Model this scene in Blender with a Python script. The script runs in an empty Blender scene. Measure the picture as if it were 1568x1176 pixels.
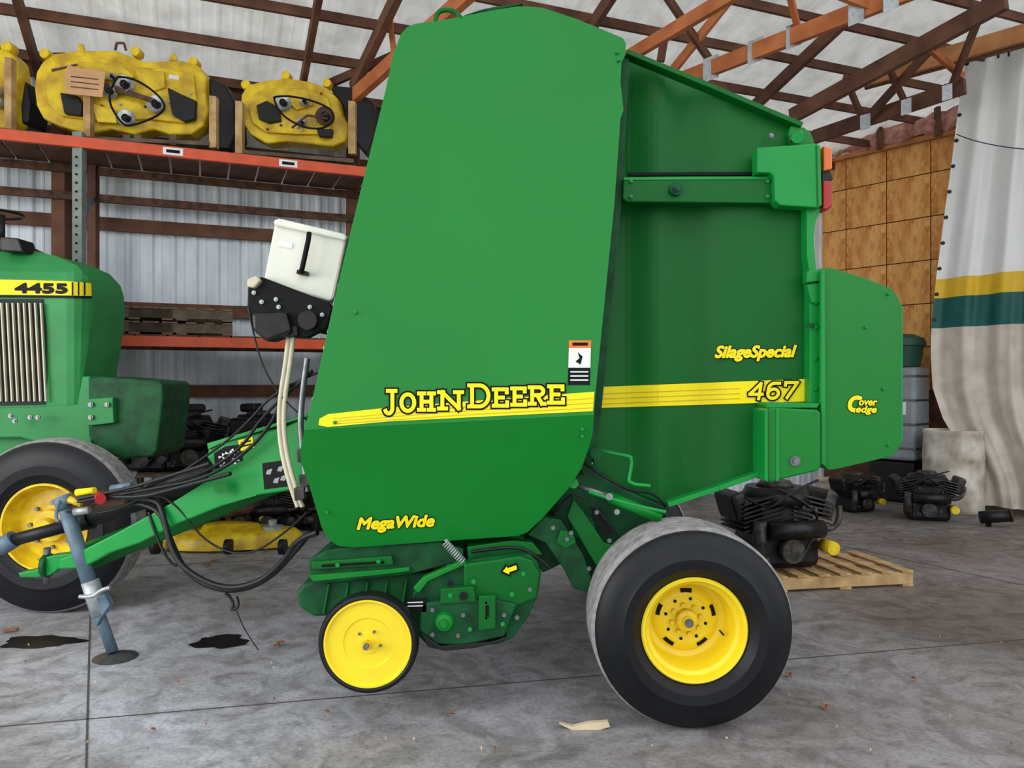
import bpy, bmesh, math, random
from mathutils import Vector, Matrix, Euler
random.seed(7)
sc = bpy.context.scene
try:
    sc.view_settings.view_transform = 'Standard'
    sc.view_settings.look = 'None'
except Exception: pass
H = 1.63
F = 1500.0
def W(px, py, D):
    return Vector(((px-1000)*D/F, D, H-(py-750)*D/F))

# ---------------------------------------------------------------- materials
def new_mat(name):
    m = bpy.data.materials.new(name); m.use_nodes = True
    nt = m.node_tree
    return m, nt, nt.nodes['Principled BSDF']
def srgb(c):
    out=[]
    for v in c:
        v=v/255.0
        out.append(v/12.92 if v<=0.04045 else ((v+0.055)/1.055)**2.4)
    return tuple(out)+(1.0,)
def mat(name, c, rough=0.5, metal=0.0, var=0.12, scale=6.0, bump=0.0, bscale=60.0, coat=0.0, c2=None, detail=6, spec=0.5):
    m, nt, b = new_mat(name)
    N, L = nt.nodes, nt.links
    tc = N.new('ShaderNodeTexCoord')
    nz = N.new('ShaderNodeTexNoise'); nz.inputs['Scale'].default_value=scale; nz.inputs['Detail'].default_value=detail
    L.new(tc.outputs['Object'], nz.inputs['Vector'])
    cr = N.new('ShaderNodeValToRGB')
    base = srgb(c)
    a = tuple(max(0,x*(1-var)) for x in base[:3])+(1,)
    d = tuple(min(1,x*(1+var)) for x in base[:3])+(1,)
    if c2: a = srgb(c2); d = base
    cr.color_ramp.elements[0].color=a; cr.color_ramp.elements[1].color=d
    cr.color_ramp.elements[0].position=0.35; cr.color_ramp.elements[1].position=0.65
    L.new(nz.outputs['Fac'], cr.inputs['Fac']); L.new(cr.outputs['Color'], b.inputs['Base Color'])
    b.inputs['Roughness'].default_value=rough; b.inputs['Metallic'].default_value=metal
    b.inputs['Coat Weight'].default_value=coat
    b.inputs['Specular IOR Level'].default_value=spec
    if bump>0:
        n2 = N.new('ShaderNodeTexNoise'); n2.inputs['Scale'].default_value=bscale; n2.inputs['Detail'].default_value=5
        L.new(tc.outputs['Object'], n2.inputs['Vector'])
        bp = N.new('ShaderNodeBump'); bp.inputs['Strength'].default_value=bump; bp.inputs['Distance'].default_value=0.01
        L.new(n2.outputs['Fac'], bp.inputs['Height']); L.new(bp.outputs['Normal'], b.inputs['Normal'])
    return m
M = {}
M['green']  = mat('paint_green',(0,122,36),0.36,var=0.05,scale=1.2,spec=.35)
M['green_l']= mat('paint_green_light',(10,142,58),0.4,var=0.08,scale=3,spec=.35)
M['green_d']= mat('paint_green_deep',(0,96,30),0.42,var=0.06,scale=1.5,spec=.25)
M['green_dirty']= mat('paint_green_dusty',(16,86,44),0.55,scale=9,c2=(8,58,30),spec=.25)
M['green_t']= mat('paint_green_tractor',(46,136,72),0.5,var=0.12,scale=3,spec=.3)
M['yellow'] = mat('paint_yellow',(244,216,34),0.4,var=0.05,scale=5,coat=0.1)
M['yellow_dirty'] = mat('paint_yellow_worn',(244,212,26),0.42,scale=7,c2=(196,156,22))
M['dec_y']  = mat('decal_yellow',(252,230,30),0.5,var=0.02,spec=.2)
M['dec_y2'] = mat('decal_gold',(206,176,20),0.45,var=0.02)
M['black']  = mat('decal_black',(8,10,8),0.6,var=0.02,spec=.2)
M['blackp'] = mat('black_plastic',(22,22,24),0.45,var=0.2,scale=15,spec=.35)
M['rubber'] = mat('tyre_rubber',(15,17,21),0.48,var=0.2,scale=5,bump=0.08,bscale=90,spec=.3)
M['rubber_t']= mat('tyre_tread_lit',(160,158,156),0.85,scale=22,c2=(124,122,121),bump=0.2)  # pale grey paints the daylight on the tread into its colour
M['white']  = mat('white_plastic',(232,233,218),0.45,var=0.04,scale=5)
M['cream']  = mat('cream_hose',(205,198,170),0.5,var=0.1)
M['steel']  = mat('worn_steel',(120,122,124),0.4,metal=0.8,var=0.25,scale=20)
M['galv']   = mat('galvanised',(170,176,178),0.45,metal=0.5,var=0.15,scale=30)
M['upr']    = mat('rack_upright_paint',(118,130,122),0.5,var=0.15,scale=10)
M['jack']   = mat('jack_paint',(92,114,130),0.5,var=0.2,scale=12)
M['wood']   = mat('raw_lumber',(200,138,84),0.75,scale=4,c2=(160,104,60),bump=0.2,bscale=20)
M['wood_o'] = mat('truss_lumber',(208,126,72),0.75,scale=4,c2=(176,98,54))
M['wood_d'] = mat('dark_lumber',(120,80,58),0.8,scale=4,c2=(84,54,40))
M['wood_p'] = mat('pallet_wood',(205,172,120),0.8,scale=7,c2=(165,128,82))
M['wood_g'] = mat('weathered_pallet_wood',(120,104,86),0.85,scale=7,c2=(84,72,60))
M['orange'] = mat('rack_orange',(212,84,44),0.5,var=0.1,scale=8)
M['engine'] = mat('oily_engine',(34,32,31),0.42,metal=0.3,scale=14,c2=(14,13,13))
M['engine2']= mat('engine_alloy',(84,79,74),0.5,metal=0.4,scale=18,c2=(36,34,32))
M['rust']   = mat('rusty_steel',(110,72,48),0.7,scale=14,c2=(60,42,34))
M['cardboard']=mat('cardboard',(212,166,122),0.8,var=0.08)
M['red']    = mat('red_lens',(170,20,30),0.25,var=0.05)
M['amber']  = mat('amber_lens',(226,110,30),0.25,var=0.05)
M['dorange']= mat('decal_orange',(232,120,30),0.5,var=0.02)
M['dwhite'] = mat('decal_white',(235,237,235),0.5,var=0.02)
M['c_white']= mat('vinyl_white',(246,247,245),0.45,var=0.02,scale=3)
M['c_yel']  = mat('vinyl_gold',(240,196,40),0.5,var=0.04)
M['c_teal'] = mat('vinyl_teal',(12,94,86),0.5,var=0.08)
M['c_beige']= mat('vinyl_beige',(226,216,204),0.55,scale=5,c2=(204,192,178))
M['drum']   = mat('stained_plastic_drum',(230,224,212),0.6,scale=4,c2=(160,144,124))
M['tote']   = mat('grey_tote',(142,150,156),0.5,var=0.1)
M['bin']    = mat('dark_green_plastic',(20,72,60),0.5,var=0.1)
M['pink']   = mat('pink_insulation',(226,170,160),0.95,scale=9,c2=(176,118,98),bump=0.8,bscale=20)
M['oil']    = mat('oil_puddle',(24,22,24),0.25,var=0.3,scale=10)
M['leaf']   = mat('dry_leaf',(150,92,52),0.8,var=0.2)
M['paper']  = mat('corn_husk',(214,196,160),0.8,var=0.1)
M['joint']  = mat('floor_joint_dirt',(80,76,72),0.9,var=0.2)
M['glass']  = mat('dark_inside',(14,18,16),0.7,var=0.1)

def metal_sheet(name,c,c2,trans=0):
    m, nt, b = new_mat(name); N,L=nt.nodes,nt.links
    tc=N.new('ShaderNodeTexCoord'); mp=N.new('ShaderNodeMapping'); mp.inputs['Scale'].default_value=(1.5,1.5,0.5)
    nz=N.new('ShaderNodeTexNoise'); nz.inputs['Scale'].default_value=2.5; nz.inputs['Detail'].default_value=8
    L.new(tc.outputs['Object'],mp.inputs['Vector']); L.new(mp.outputs['Vector'],nz.inputs['Vector'])
    cr=N.new('ShaderNodeValToRGB'); cr.color_ramp.elements[0].color=srgb(c2); cr.color_ramp.elements[1].color=srgb(c)
    cr.color_ramp.elements[0].position=.3; cr.color_ramp.elements[1].position=.6
    L.new(nz.outputs['Fac'],cr.inputs['Fac']); L.new(cr.outputs['Color'],b.inputs['Base Color'])
    b.inputs['Roughness'].default_value=.5; b.inputs['Metallic'].default_value=.05
    if trans:
        t=N.new('ShaderNodeBsdfTranslucent'); L.new(cr.outputs['Color'],t.inputs['Color'])
        mx=N.new('ShaderNodeMixShader'); mx.inputs[0].default_value=trans
        L.new(b.outputs[0],mx.inputs[1]); L.new(t.outputs[0],mx.inputs[2]); L.new(mx.outputs[0],N['Material Output'].inputs['Surface'])
    return m
M['wallm']=metal_sheet('ribbed_wall_steel',(230,238,244),(194,202,210))
M['roofm']=metal_sheet('ribbed_roof_translucent',(240,240,236),(212,210,204),.26)  # translucency added so sky light brightens the roof and interior

def osb():
    m, nt, b = new_mat('osb_board'); N,L=nt.nodes,nt.links
    tc=N.new('ShaderNodeTexCoord')
    v=N.new('ShaderNodeTexVoronoi'); v.inputs['Scale'].default_value=26
    v2=N.new('ShaderNodeTexVoronoi'); v2.inputs['Scale'].default_value=10
    mp=N.new('ShaderNodeMapping'); mp.inputs['Scale'].default_value=(1,1,.45); mp.inputs['Rotation'].default_value=(.5,.6,.3)
    L.new(tc.outputs['Object'],mp.inputs['Vector']); L.new(mp.outputs[0],v.inputs['Vector']); L.new(mp.outputs[0],v2.inputs['Vector'])
    cr=N.new('ShaderNodeValToRGB'); cr.color_ramp.elements[0].color=srgb((200,126,58)); cr.color_ramp.elements[1].color=srgb((248,190,112))
    sp=N.new('ShaderNodeSeparateColor'); L.new(v.outputs['Color'],sp.inputs[0])
    sp2=N.new('ShaderNodeSeparateColor'); L.new(v2.outputs['Color'],sp2.inputs[0])
    ma=N.new('ShaderNodeMath'); ma.operation='ADD'; L.new(sp.outputs[0],ma.inputs[0]); L.new(sp2.outputs[0],ma.inputs[1])
    mb=N.new('ShaderNodeMath'); mb.operation='MULTIPLY'; mb.inputs[1].default_value=.5; L.new(ma.outputs[0],mb.inputs[0])
    L.new(mb.outputs[0],cr.inputs['Fac'])
    L.new(cr.outputs['Color'],b.inputs['Base Color']); b.inputs['Roughness'].default_value=.8
    return m
M['osb']=osb()

def concrete():
    m, nt, b = new_mat('concrete_floor'); N,L=nt.nodes,nt.links
    tc=N.new('ShaderNodeTexCoord')
    def noise(s,d,dist=0):
        n=N.new('ShaderNodeTexNoise'); n.inputs['Scale'].default_value=s; n.inputs['Detail'].default_value=d; n.inputs['Distortion'].default_value=dist
        L.new(tc.outputs['Object'],n.inputs['Vector']); return n
    n1=noise(.7,10,.6); n2=noise(4,10,2.0); n3=noise(45,6); n4=noise(1.8,9,3.5)
    c1=N.new('ShaderNodeValToRGB'); c1.color_ramp.elements[0].color=srgb((154,151,151)); c1.color_ramp.elements[1].color=srgb((194,196,204))
    c1.color_ramp.elements[0].position=.38; c1.color_ramp.elements[1].position=.6
    L.new(n1.outputs['Fac'],c1.inputs['Fac'])
    def mul(prev,n,col,p0,p1,f):
        c=N.new('ShaderNodeValToRGB'); c.color_ramp.elements[0].color=col+(1,); c.color_ramp.elements[1].color=(1,1,1,1)
        c.color_ramp.elements[0].position=p0; c.color_ramp.elements[1].position=p1
        L.new(n.outputs['Fac'],c.inputs['Fac'])
        x=N.new('ShaderNodeMixRGB'); x.blend_type='MULTIPLY'; x.inputs['Fac'].default_value=f
        L.new(prev.outputs[0],x.inputs[1]); L.new(c.outputs[0],x.inputs[2]); return x
    m1=mul(c1,n2,(.5,.49,.48),.35,.58,.6)
    m2=mul(m1,n4,(.55,.53,.51),.38,.5,.6)
    m3=mul(m2,n3,(.7,.69,.68),.35,.55,.8)
    # floor colour turns darker and browner towards the right
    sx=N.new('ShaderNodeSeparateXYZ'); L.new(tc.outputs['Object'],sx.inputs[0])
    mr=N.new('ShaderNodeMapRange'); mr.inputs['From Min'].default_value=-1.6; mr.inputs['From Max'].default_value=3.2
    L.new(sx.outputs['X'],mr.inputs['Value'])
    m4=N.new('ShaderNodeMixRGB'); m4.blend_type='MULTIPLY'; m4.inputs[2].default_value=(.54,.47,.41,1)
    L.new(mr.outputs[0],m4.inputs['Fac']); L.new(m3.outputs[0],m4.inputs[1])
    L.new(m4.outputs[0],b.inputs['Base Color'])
    b.inputs['Roughness'].default_value=.55
    bp=N.new('ShaderNodeBump'); bp.inputs['Strength'].default_value=.25; bp.inputs['Distance'].default_value=.01
    L.new(n3.outputs['Fac'],bp.inputs['Height']); L.new(bp.outputs[0],b.inputs['Normal'])
    return m
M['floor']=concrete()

# ---------------------------------------------------------------- builders
CUR=[None]
def grp(name, loc=(0,0,0)):
    e=bpy.data.objects.new(name,None); e.location=loc; e.empty_display_size=.2
    sc.collection.objects.link(e); CUR[0]=e; return e
def end(): CUR[0]=None
def link(o):
    sc.collection.objects.link(o)
    g=CUR[0]
    if g is not None:
        o.parent=g; o.matrix_parent_inverse=Matrix.Translation(g.location).inverted()
    return o
def mk(name,bm,m,smooth=False,bev=0,seg=2,recalc=True):
    me=bpy.data.meshes.new(name)
    if recalc: bmesh.ops.recalc_face_normals(bm,faces=bm.faces[:])
    bm.to_mesh(me); bm.free()
    if m is not None:
        for x in (m if isinstance(m,(list,tuple)) else [m]): me.materials.append(M[x] if isinstance(x,str) else x)
    if smooth:
        for p in me.polygons: p.use_smooth=True
    o=bpy.data.objects.new(name,me); link(o)
    if bev>0:
        md=o.modifiers.new('bev','BEVEL'); md.width=bev; md.segments=seg; md.limit_method='ANGLE'; md.angle_limit=math.radians(35)
    return o
def sheet(name, pts, D, thick, m, bev=0.004, cuts=(), seg=2):
    """panel traced from its side elevation; D = distance plane (number or function), folded to thickness"""
    Df = D if callable(D) else (lambda x,y: D)
    bm=bmesh.new()
    vs=[bm.verts.new((p[0],0,p[1])) for p in pts]
    bm.faces.new(vs)
    for (co,no) in cuts:
        bmesh.ops.bisect_plane(bm,geom=bm.verts[:]+bm.edges[:]+bm.faces[:],plane_co=(co[0],0,co[1]),plane_no=(no[0],0,no[1]))
    for v in bm.verts:
        v.co=W(v.co.x,v.co.z,Df(v.co.x,v.co.z))
    if thick>0:
        r=bmesh.ops.extrude_face_region(bm,geom=bm.faces[:])
        for v in [e for e in r['geom'] if isinstance(e,bmesh.types.BMVert)]: v.co.y+=thick
    return mk(name,bm,m,False,bev,seg)
def box(name,c,s,m,rot=(0,0,0),bev=0.0):
    bm=bmesh.new(); bmesh.ops.create_cube(bm,size=1)
    R_=Euler(rot).to_matrix()
    for v in bm.verts: v.co=R_@Vector((v.co.x*s[0],v.co.y*s[1],v.co.z*s[2]))
    o=mk(name,bm,m,False,bev); o.location=c; 
    return o
def beam(name,p0,p1,w,h,m,bev=0.0,up=Vector((0,0,1))):
    p0=Vector(p0);p1=Vector(p1);d=(p1-p0);L=d.length;d.normalize()
    s=d.cross(up); 
    if s.length<1e-3: s=d.cross(Vector((0,1,0)))
    s.normalize(); u=s.cross(d)
    bm=bmesh.new(); bmesh.ops.create_cube(bm,size=1)
    for v in bm.verts: v.co=d*(v.co.x*L)+s*(v.co.y*w)+u*(v.co.z*h)
    o=mk(name,bm,m,False,bev); o.location=(p0+p1)/2
    return o
def cyl(name,p0,p1,r,m,r2=None,seg=28,bev=0.0):
    p0=Vector(p0);p1=Vector(p1);d=p1-p0;L=d.length
    bm=bmesh.new(); bmesh.ops.create_cone(bm,cap_ends=True,segments=seg,radius1=r,radius2=(r if r2 is None else r2),depth=L)
    q=d.to_track_quat('Z','Y').to_matrix()
    for v in bm.verts: v.co=q@v.co
    for f in bm.faces: f.smooth = len(f.verts)==4
    me=bpy.data.meshes.new(name); bm.to_mesh(me); bm.free(); me.materials.append(M[m])
    o=bpy.data.objects.new(name,me); o.location=(p0+p1)/2; link(o)
    return o
def tube(name,pts,r,m,order=3):
    cu=bpy.data.curves.new(name,'CURVE'); cu.dimensions='3D'; cu.bevel_depth=r; cu.bevel_resolution=3; cu.use_fill_caps=True
    sp=cu.splines.new('NURBS'); sp.points.add(len(pts)-1)
    for i,p in enumerate(pts): sp.points[i].co=(p[0],p[1],p[2],1)
    sp.order_u=min(order,len(pts)); sp.use_endpoint_u=True; sp.resolution_u=8
    cu.materials.append(M[m]); o=bpy.data.objects.new(name,cu); link(o); return o
def tubep(name,pts,r,m,order=3):
    return tube(name,[W(*p) for p in pts],r,m,order)
def lathe(name,prof,c,mats,seg=72,axis='y',midx=None):
    bm=bmesh.new(); rings=[]
    for (r,y) in prof:
        if r<1e-5: ring=[bm.verts.new((0,y,0))]
        else: ring=[bm.verts.new((r*math.cos(2*math.pi*i/seg),y,r*math.sin(2*math.pi*i/seg))) for i in range(seg)]
        rings.append(ring)
    for k in range(len(rings)-1):
        A,B=rings[k],rings[k+1]
        for i in range(seg):
            j=(i+1)%seg
            if len(A)==1 and len(B)==1: continue
            if len(A)==1: f=bm.faces.new((A[0],B[i],B[j]))
            elif len(B)==1: f=bm.faces.new((A[i],B[0],A[j]))
            else: f=bm.faces.new((A[i],B[i],B[j],A[j]))
            f.smooth=True
            if midx: f.material_index=midx[k]
    if axis=='z':
        for v in bm.verts: v.co=Vector((v.co.x,v.co.z,v.co.y))
    bmesh.ops.recalc_face_normals(bm,faces=bm.faces[:])
    me=bpy.data.meshes.new(name); bm.to_mesh(me); bm.free()
    for x in mats: me.materials.append(M[x])
    o=bpy.data.objects.new(name,me); o.location=c; link(o)
    md=o.modifiers.new('es','EDGE_SPLIT'); md.split_angle=math.radians(38)
    return o
def bolt(p,r=.012,m='steel',n='bolt'):
    p=Vector(p); cyl(n,p,p+Vector((0,-.012,0)),r,m,seg=6)
    cyl(n+'_tip',p,p+Vector((0,-.02,0)),r*.5,m,seg=8)
def text_px(name,body,x0,x1,ybase,cap,rise,D,m,shear=0.0,lift=.003,grow=0.0):
    """sign lettering fitted onto a panel; grow = stroke weight added all round"""
    Df = D if callable(D) else (lambda x,y: D)
    cu=bpy.data.curves.new(name,'FONT'); cu.body=body; cu.size=1; cu.shear=shear; cu.resolution_u=4
    o=bpy.data.objects.new(name,cu); sc.collection.objects.link(o)
    bpy.context.view_layer.update()
    dg=bpy.context.evaluated_depsgraph_get()
    me=bpy.data.meshes.new_from_object(o.evaluated_get(dg))
    bpy.data.objects.remove(o)
    xs=[v.co.x for v in me.vertices]; mn,mx=min(xs),max(xs)
    base=[(x0+(v.co.x-mn)/(mx-mn)*(x1-x0), v.co.y/.729*cap) for v in me.vertices]
    polys=[tuple(p.vertices) for p in me.polygons]
    V=[];P=[]
    nd=16 if grow>1.2 else 8
    sh=[(0,0)]+[(grow*math.cos(2*math.pi*k/nd),grow*math.sin(2*math.pi*k/nd)) for k in range(nd)] if grow>0 else [(0,0)]
    if grow>2.2: sh+=[(grow*.5*math.cos(2*math.pi*k/8),grow*.5*math.sin(2*math.pi*k/8)) for k in range(8)]
    for i,(dx,dy) in enumerate(sh):
        o_=len(V)
        for (a,b) in base:
            px=a+dx; py=ybase-b+rise*(a-x0)+dy
            V.append(W(px,py,Df(px,py)-lift-i*.00001))
        P+=[tuple(q+o_ for q in p) for p in polys]
    nm=bpy.data.meshes.new(name); nm.from_pydata(V,[],P); nm.materials.append(M[m])
    ob=bpy.data.objects.new(name,nm); link(ob); return ob
def text2(name,body,x0,x1,yb,cap,rise,D,m1,m2,w1=1.0,w2=3.5,shear=0):
    text_px(name+'_outline',body,x0,x1,yb,cap,rise,D,m2,shear,.003,w2)
    text_px(name,body,x0,x1,yb,cap,rise,D,m1,shear,.005,w1)

def strokes_for(ch):
    def arc(cx,cy,rx,ry,a0,a1,n=14):
        return [(cx+rx*math.cos(math.radians(a0+(a1-a0)*i/n)),cy+ry*math.sin(math.radians(a0+(a1-a0)*i/n))) for i in range(n+1)]
    S={
     'J':[[(.3,1),(.95,1)],[(.68,1),(.68,.25)]+arc(.38,.25,.3,.25,0,-150)],
     'O':[arc(.5,.5,.46,.5,0,360,28)],
     'H':[[(.18,0),(.18,1)],[(.82,0),(.82,1)],[(.18,.5),(.82,.5)],[(0,0),(.36,0)],[(0,1),(.36,1)],[(.64,0),(1,0)],[(.64,1),(1,1)]],
     'N':[[(.15,0),(.15,1)],[(.15,1),(.85,0)],[(.85,0),(.85,1)],[(0,0),(.32,0)],[(0,1),(.2,1)],[(.68,1),(1,1)]],
     'D':[[(.15,0),(.15,1)],[(0,1),(.5,1)]+arc(.5,.5,.45,.5,90,-90,16)+[(0,0)]],
     'E':[[(.18,0),(.18,1)],[(0,1),(.92,1),(.92,.8)],[(.18,.5),(.66,.5)],[(0,0),(.95,0),(.95,.22)]],
     'R':[[(.18,0),(.18,1)],[(0,1),(.6,1)]+arc(.6,.76,.3,.24,90,-90,12)+[(.18,.52)],[(.5,.52),(.82,0),(1,0)],[(0,0),(.36,0)]],
     '4':[[(.78,0),(.78,1),(0,.3),(1.02,.3)]],
     '6':[[(.92,.98),(.45,.98)]+arc(.5,.62,.5,.36,110,180,6)+[(0,.3)]+arc(.48,.3,.46,.3,180,540,24)],
     '7':[[(.0,.82),(.0,1),(1.0,1),(.3,0)]],
    }
    return S[ch]
def stroke_word(name,letters,Df,wd,m,lift,sh=0.0):
    bm=bmesh.new(); cnt=0
    for (ch,x0,x1,yb,cap) in letters:
        for pl in strokes_for(ch):
            P=[(x0+p[0]*(x1-x0)+sh*p[1]*cap, yb-p[1]*cap) for p in pl]
            for i in range(len(P)-1):
                a=Vector(P[i]);b=Vector(P[i+1]);d=b-a
                if d.length<1e-6: continue
                d.normalize(); n=Vector((-d.y,d.x))*wd/2
                e=d*wd/2*(.9 if len(P)==2 or i in(0,len(P)-2) else .6)
                cnt+=1
                bm.faces.new([bm.verts.new(W(q.x,q.y,Df(q.x,q.y)-lift-(cnt%40)*.00002)) for q in (a-e+n,b+e+n,b+e-n,a-e-n)])
    return mk(name,bm,m)

# ================================================================ ROOM
u=Vector((.927,.375,0)); vv=Vector((-.375,.927,0)); R0=Vector((-4.63,6.95,0))
def R(a,b,z): return R0+u*a+vv*b+Vector((0,0,z))
def RU(px,b):
    k=(px-1000)/F
    a=(k*(6.95+.927*b)+4.63+.375*b)/(.927-.375*k)
    return a, 6.95+.375*a+.927*b

bm=bmesh.new()
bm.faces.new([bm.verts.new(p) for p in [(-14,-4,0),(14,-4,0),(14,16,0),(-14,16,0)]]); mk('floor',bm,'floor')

def ribbed(name,p0,du,length,dv,height,nrm,m,step=.23):
    bm=bmesh.new(); prof=[]; x=0
    while x<length:
        prof+= [(x,0),(x+.03,.02),(x+.055,.02),(x+.085,0),(x+step*.55,0),(x+step*.55+.012,.006),(x+step*.55+.03,.006),(x+step*.55+.042,0)]
        x+=step
    A=[];B=[]
    for (s,d) in prof:
        p=p0+du*s+nrm*d
        A.append(bm.verts.new(p)); B.append(bm.verts.new(p+dv*height))
    for i in range(len(A)-1): bm.faces.new((A[i],A[i+1],B[i+1],B[i]))
    return mk(name,bm,m)
EAVE=5.1; SL=.3
ribbed('wall_back',R(-9,1.3,0),u,19.8,Vector((0,0,1)),EAVE,-vv,'wallm')
rd=(-vv+Vector((0,0,SL)))
ribbed('roof_ceiling',R(-9,1.5,EAVE-.05),u,24,rd,8.2,Vector((0,0,-1)),'roofm',.3)

g=grp('roof_purlins',R(0,0,EAVE))
for i in range(13):
    b=1.1-.62*i; z=EAVE+SL*(1.3-b)-.12
    beam('purlin',R(-9,b,z),R(14,b,z),.045,.10,'wood_d')
end()
g=grp('roof_trusses',R(0,0,EAVE))
for a in (-2.2,.1,2.75,5.6,8.4):
    p0=R(a,1.2,EAVE-.20); p1=R(a,-6.2,EAVE+SL*7.4-.22)
    beam('top_chord',p0,p1,.06,.15,'wood_d')
def bp(n,a,b,w,h,m): return beam(n,W(*a),W(*b),w,h,m)
bp('bottom_chord',(1290,172,8.7),(1790,-22,6.7),.06,.16,'wood_o')
bp('chord',(1215,118,8.2),(1440,-16,6.9),.06,.13,'wood_o')
bp('web',(1300,155,8.5),(1440,-20,8.0),.05,.09,'wood_o')
bp('web',(1560,62,7.6),(1540,-20,7.2),.05,.09,'wood_o')
bp('web',(1290,120,8.8),(1300,60,8.8),.05,.09,'wood_d')
bp('web',(1395,130,8.4),(1300,-10,8.0),.05,.08,'wood_d')
bp('web',(1700,12,7.0),(1620,-20,6.9),.05,.09,'wood_o')
bp('chord',(1545,228,9.6),(1965,0,7.3),.07,.18,'wood_d')
bp('chord',(1590,268,10.5),(1885,168,9.0),.07,.18,'wood_d')
bp('web',(1690,245,9.9),(1650,150,9.4),.05,.09,'wood_d')
bp('web',(1850,190,9.2),(1930,-10,8.2),.05,.1,'wood_d')
bp('web',(1690,235,9.8),(1850,60,8.6),.05,.1,'wood_d')
bp('web',(1770,205,9.5),(1730,120,9.1),.05,.08,'wood_d')
bp('web',(1880,150,9.1),(1800,80,8.7),.05,.08,'wood_o')
bp('header_beam',(1688,155,9.7),(2060,48,8.7),.07,.2,'wood')
bp('header_shadow_board',(1688,166,9.76),(2060,66,8.76),.05,.12,'wood_d')
bp('chord',(690,172,8.7),(790,-40,7.5),.08,.14,'wood_d')
bp('chord',(692,188,8.6),(925,-20,7.2),.08,.15,'wood_o')
bp('web',(640,165,8.9),(790,100,8.3),.05,.09,'wood_d')
bp('web',(770,110,8.3),(760,20,8.0),.05,.08,'wood_o')
for (x,y,d) in ((1388,134,8.3),(1475,100,7.95),(1550,70,7.65),(1672,24,7.1),(1740,-3,6.9)):
    sheet('gusset_plate',[(x-15,y-18),(x+16,y-30),(x+16,y+16),(x-15,y+28)],d-.12,.004,'galv',0)
for (x,y,d) in ((1690,238,9.8),(1770,208,9.4),(1850,180,9.1)):
    sheet('gusset_plate',[(x-10,y-12),(x+10,y-18),(x+10,y+12),(x-10,y+18)],d-.12,.004,'galv',0)
end()

g=grp('wall_framing',R(0,1.15,0))
for z in (.75,1.55,2.46,3.37,4.3,4.95):
    beam('girt',R(-9,1.22,z),R(10.6,1.22,z),.05,.14,'wood_d')
for a in (RU(120,1.1)[0],RU(690,1.1)[0],-2.6,5.6,8.3):
    beam('post',R(a,1.12,0),R(a,1.12,EAVE),.14,.14,'wood_d')
end()

w=Vector((.643,-.766,0)); wn=Vector((-.766,-.643,0)); O0=Vector((4.85,12.3,0))
def OS(t,z,d=0): return O0+w*t+wn*d+Vector((0,0,z))
bm=bmesh.new()
bm.faces.new([bm.verts.new(OS(t,z,-.05)) for t,z in ((-.3,0),(9,0),(9,5.25),(-.3,5.25))]); mk('wall_right',bm,'wood_d')
g=grp('osb_wall_panels',OS(1,2))
for i in range(9):
    for j in range(6):
        z0=1.55+j*.62; z1=min(z0+.606,5.2)
        beam('osb_panel',OS(i*.62-.1,(z0+z1)/2),OS(i*.62+.506,(z0+z1)/2),.015,z1-z0,'osb')
end()
bm=bmesh.new()
rows=[]
for k in range(60):
    t=k*.1; r=[]
    for q in range(5):
        r.append(bm.verts.new(OS(t,5.16+q*.07+random.uniform(-.03,.04),.05+.06*math.sin(q*.8)+random.uniform(0,.08))))
    rows.append(r)
for k in range(59):
    for q in range(4): bm.faces.new((rows[k][q],rows[k+1][q],rows[k+1][q+1],rows[k][q+1]))
g=grp('insulation_batts',OS(1,5.2)); mk('batt',bm,'pink',True); end()
g=grp('wall_top_plate',OS(1,5.2))
beam('plate',OS(-.3,5.12,.07),OS(6,5.12,.07),.08,.05,'wood')
for t in (.3,1.1,1.9,2.7): beam('nailer',OS(t,5.1,.16),OS(t,5.5,.16),.05,.09,'wood_d')
end()

# curtain
bm=bmesh.new()
def interp(tab,y):
    for i in range(len(tab)-1):
        if tab[i][0]<=y<=tab[i+1][0]:
            s=(y-tab[i][0])/(tab[i+1][0]-tab[i][0]); return tab[i][1]+s*(tab[i+1][1]-tab[i][1])
    return tab[-1][1] if y>tab[-1][0] else tab[0][1]
edge=[(108,1886),(200,1872),(300,1860),(400,1846),(480,1836),(540,1828),(600,1822),(650,1818),(700,1818),(760,1822),(820,1842),(880,1880),(930,1908),(1000,1922)]
ys=[108+i*14 for i in range(31)]+[540,559,578,598,618,638]+[638+i*15 for i in range(1,25)]
ys=sorted(set(ys)); ys=[y for y in ys if y<=996]
NC=130; grid=[]
for y in ys:
    r=[]
    xl=interp(edge,y)
    for c in range(NC):
        t=c/(NC-1)
        x=xl+(2200-xl)*t
        D0=10.0-.55*(x-1885)/115
        low=max(0,(y-640)/360); top=max(0,(640-y)/530)
        s_=math.sin(t*30+.5*math.sin(y/200)); 
        D1=D0+(.04+.04*top)*(abs(s_)**.8*(1 if s_>0 else -1))+.01*math.sin(t*75+y/140)+.06*low*math.sin(t*11+y/60)*math.sin(y/45+t*7)
        z=H-(y-750)*10.0/F
        r.append(bm.verts.new(Vector(((x-1000)*D1/F,D1,max(.01,z)))))
    grid.append(r)
for i in range(len(ys)-1):
    ym=(ys[i]+ys[i+1])/2
    mi=0 if ym<540 else 1 if ym<578 else 2 if ym<638 else 3
    for c in range(NC-1):
        f=bm.faces.new((grid[i][c],grid[i][c+1],grid[i+1][c+1],grid[i+1][c])); f.material_index=mi; f.smooth=True
g=grp('vinyl_curtain',W(1950,995,9.7))
mk('curtain_cloth',bm,['c_white','c_yel','c_teal','c_beige'],True)
for y in range(125,640,50):
    x=interp(edge,y)+4; p=W(x,y,9.93); cyl('grommet',p,p+Vector((0,-.02,0)),.025,'blackp',seg=10)
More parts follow.
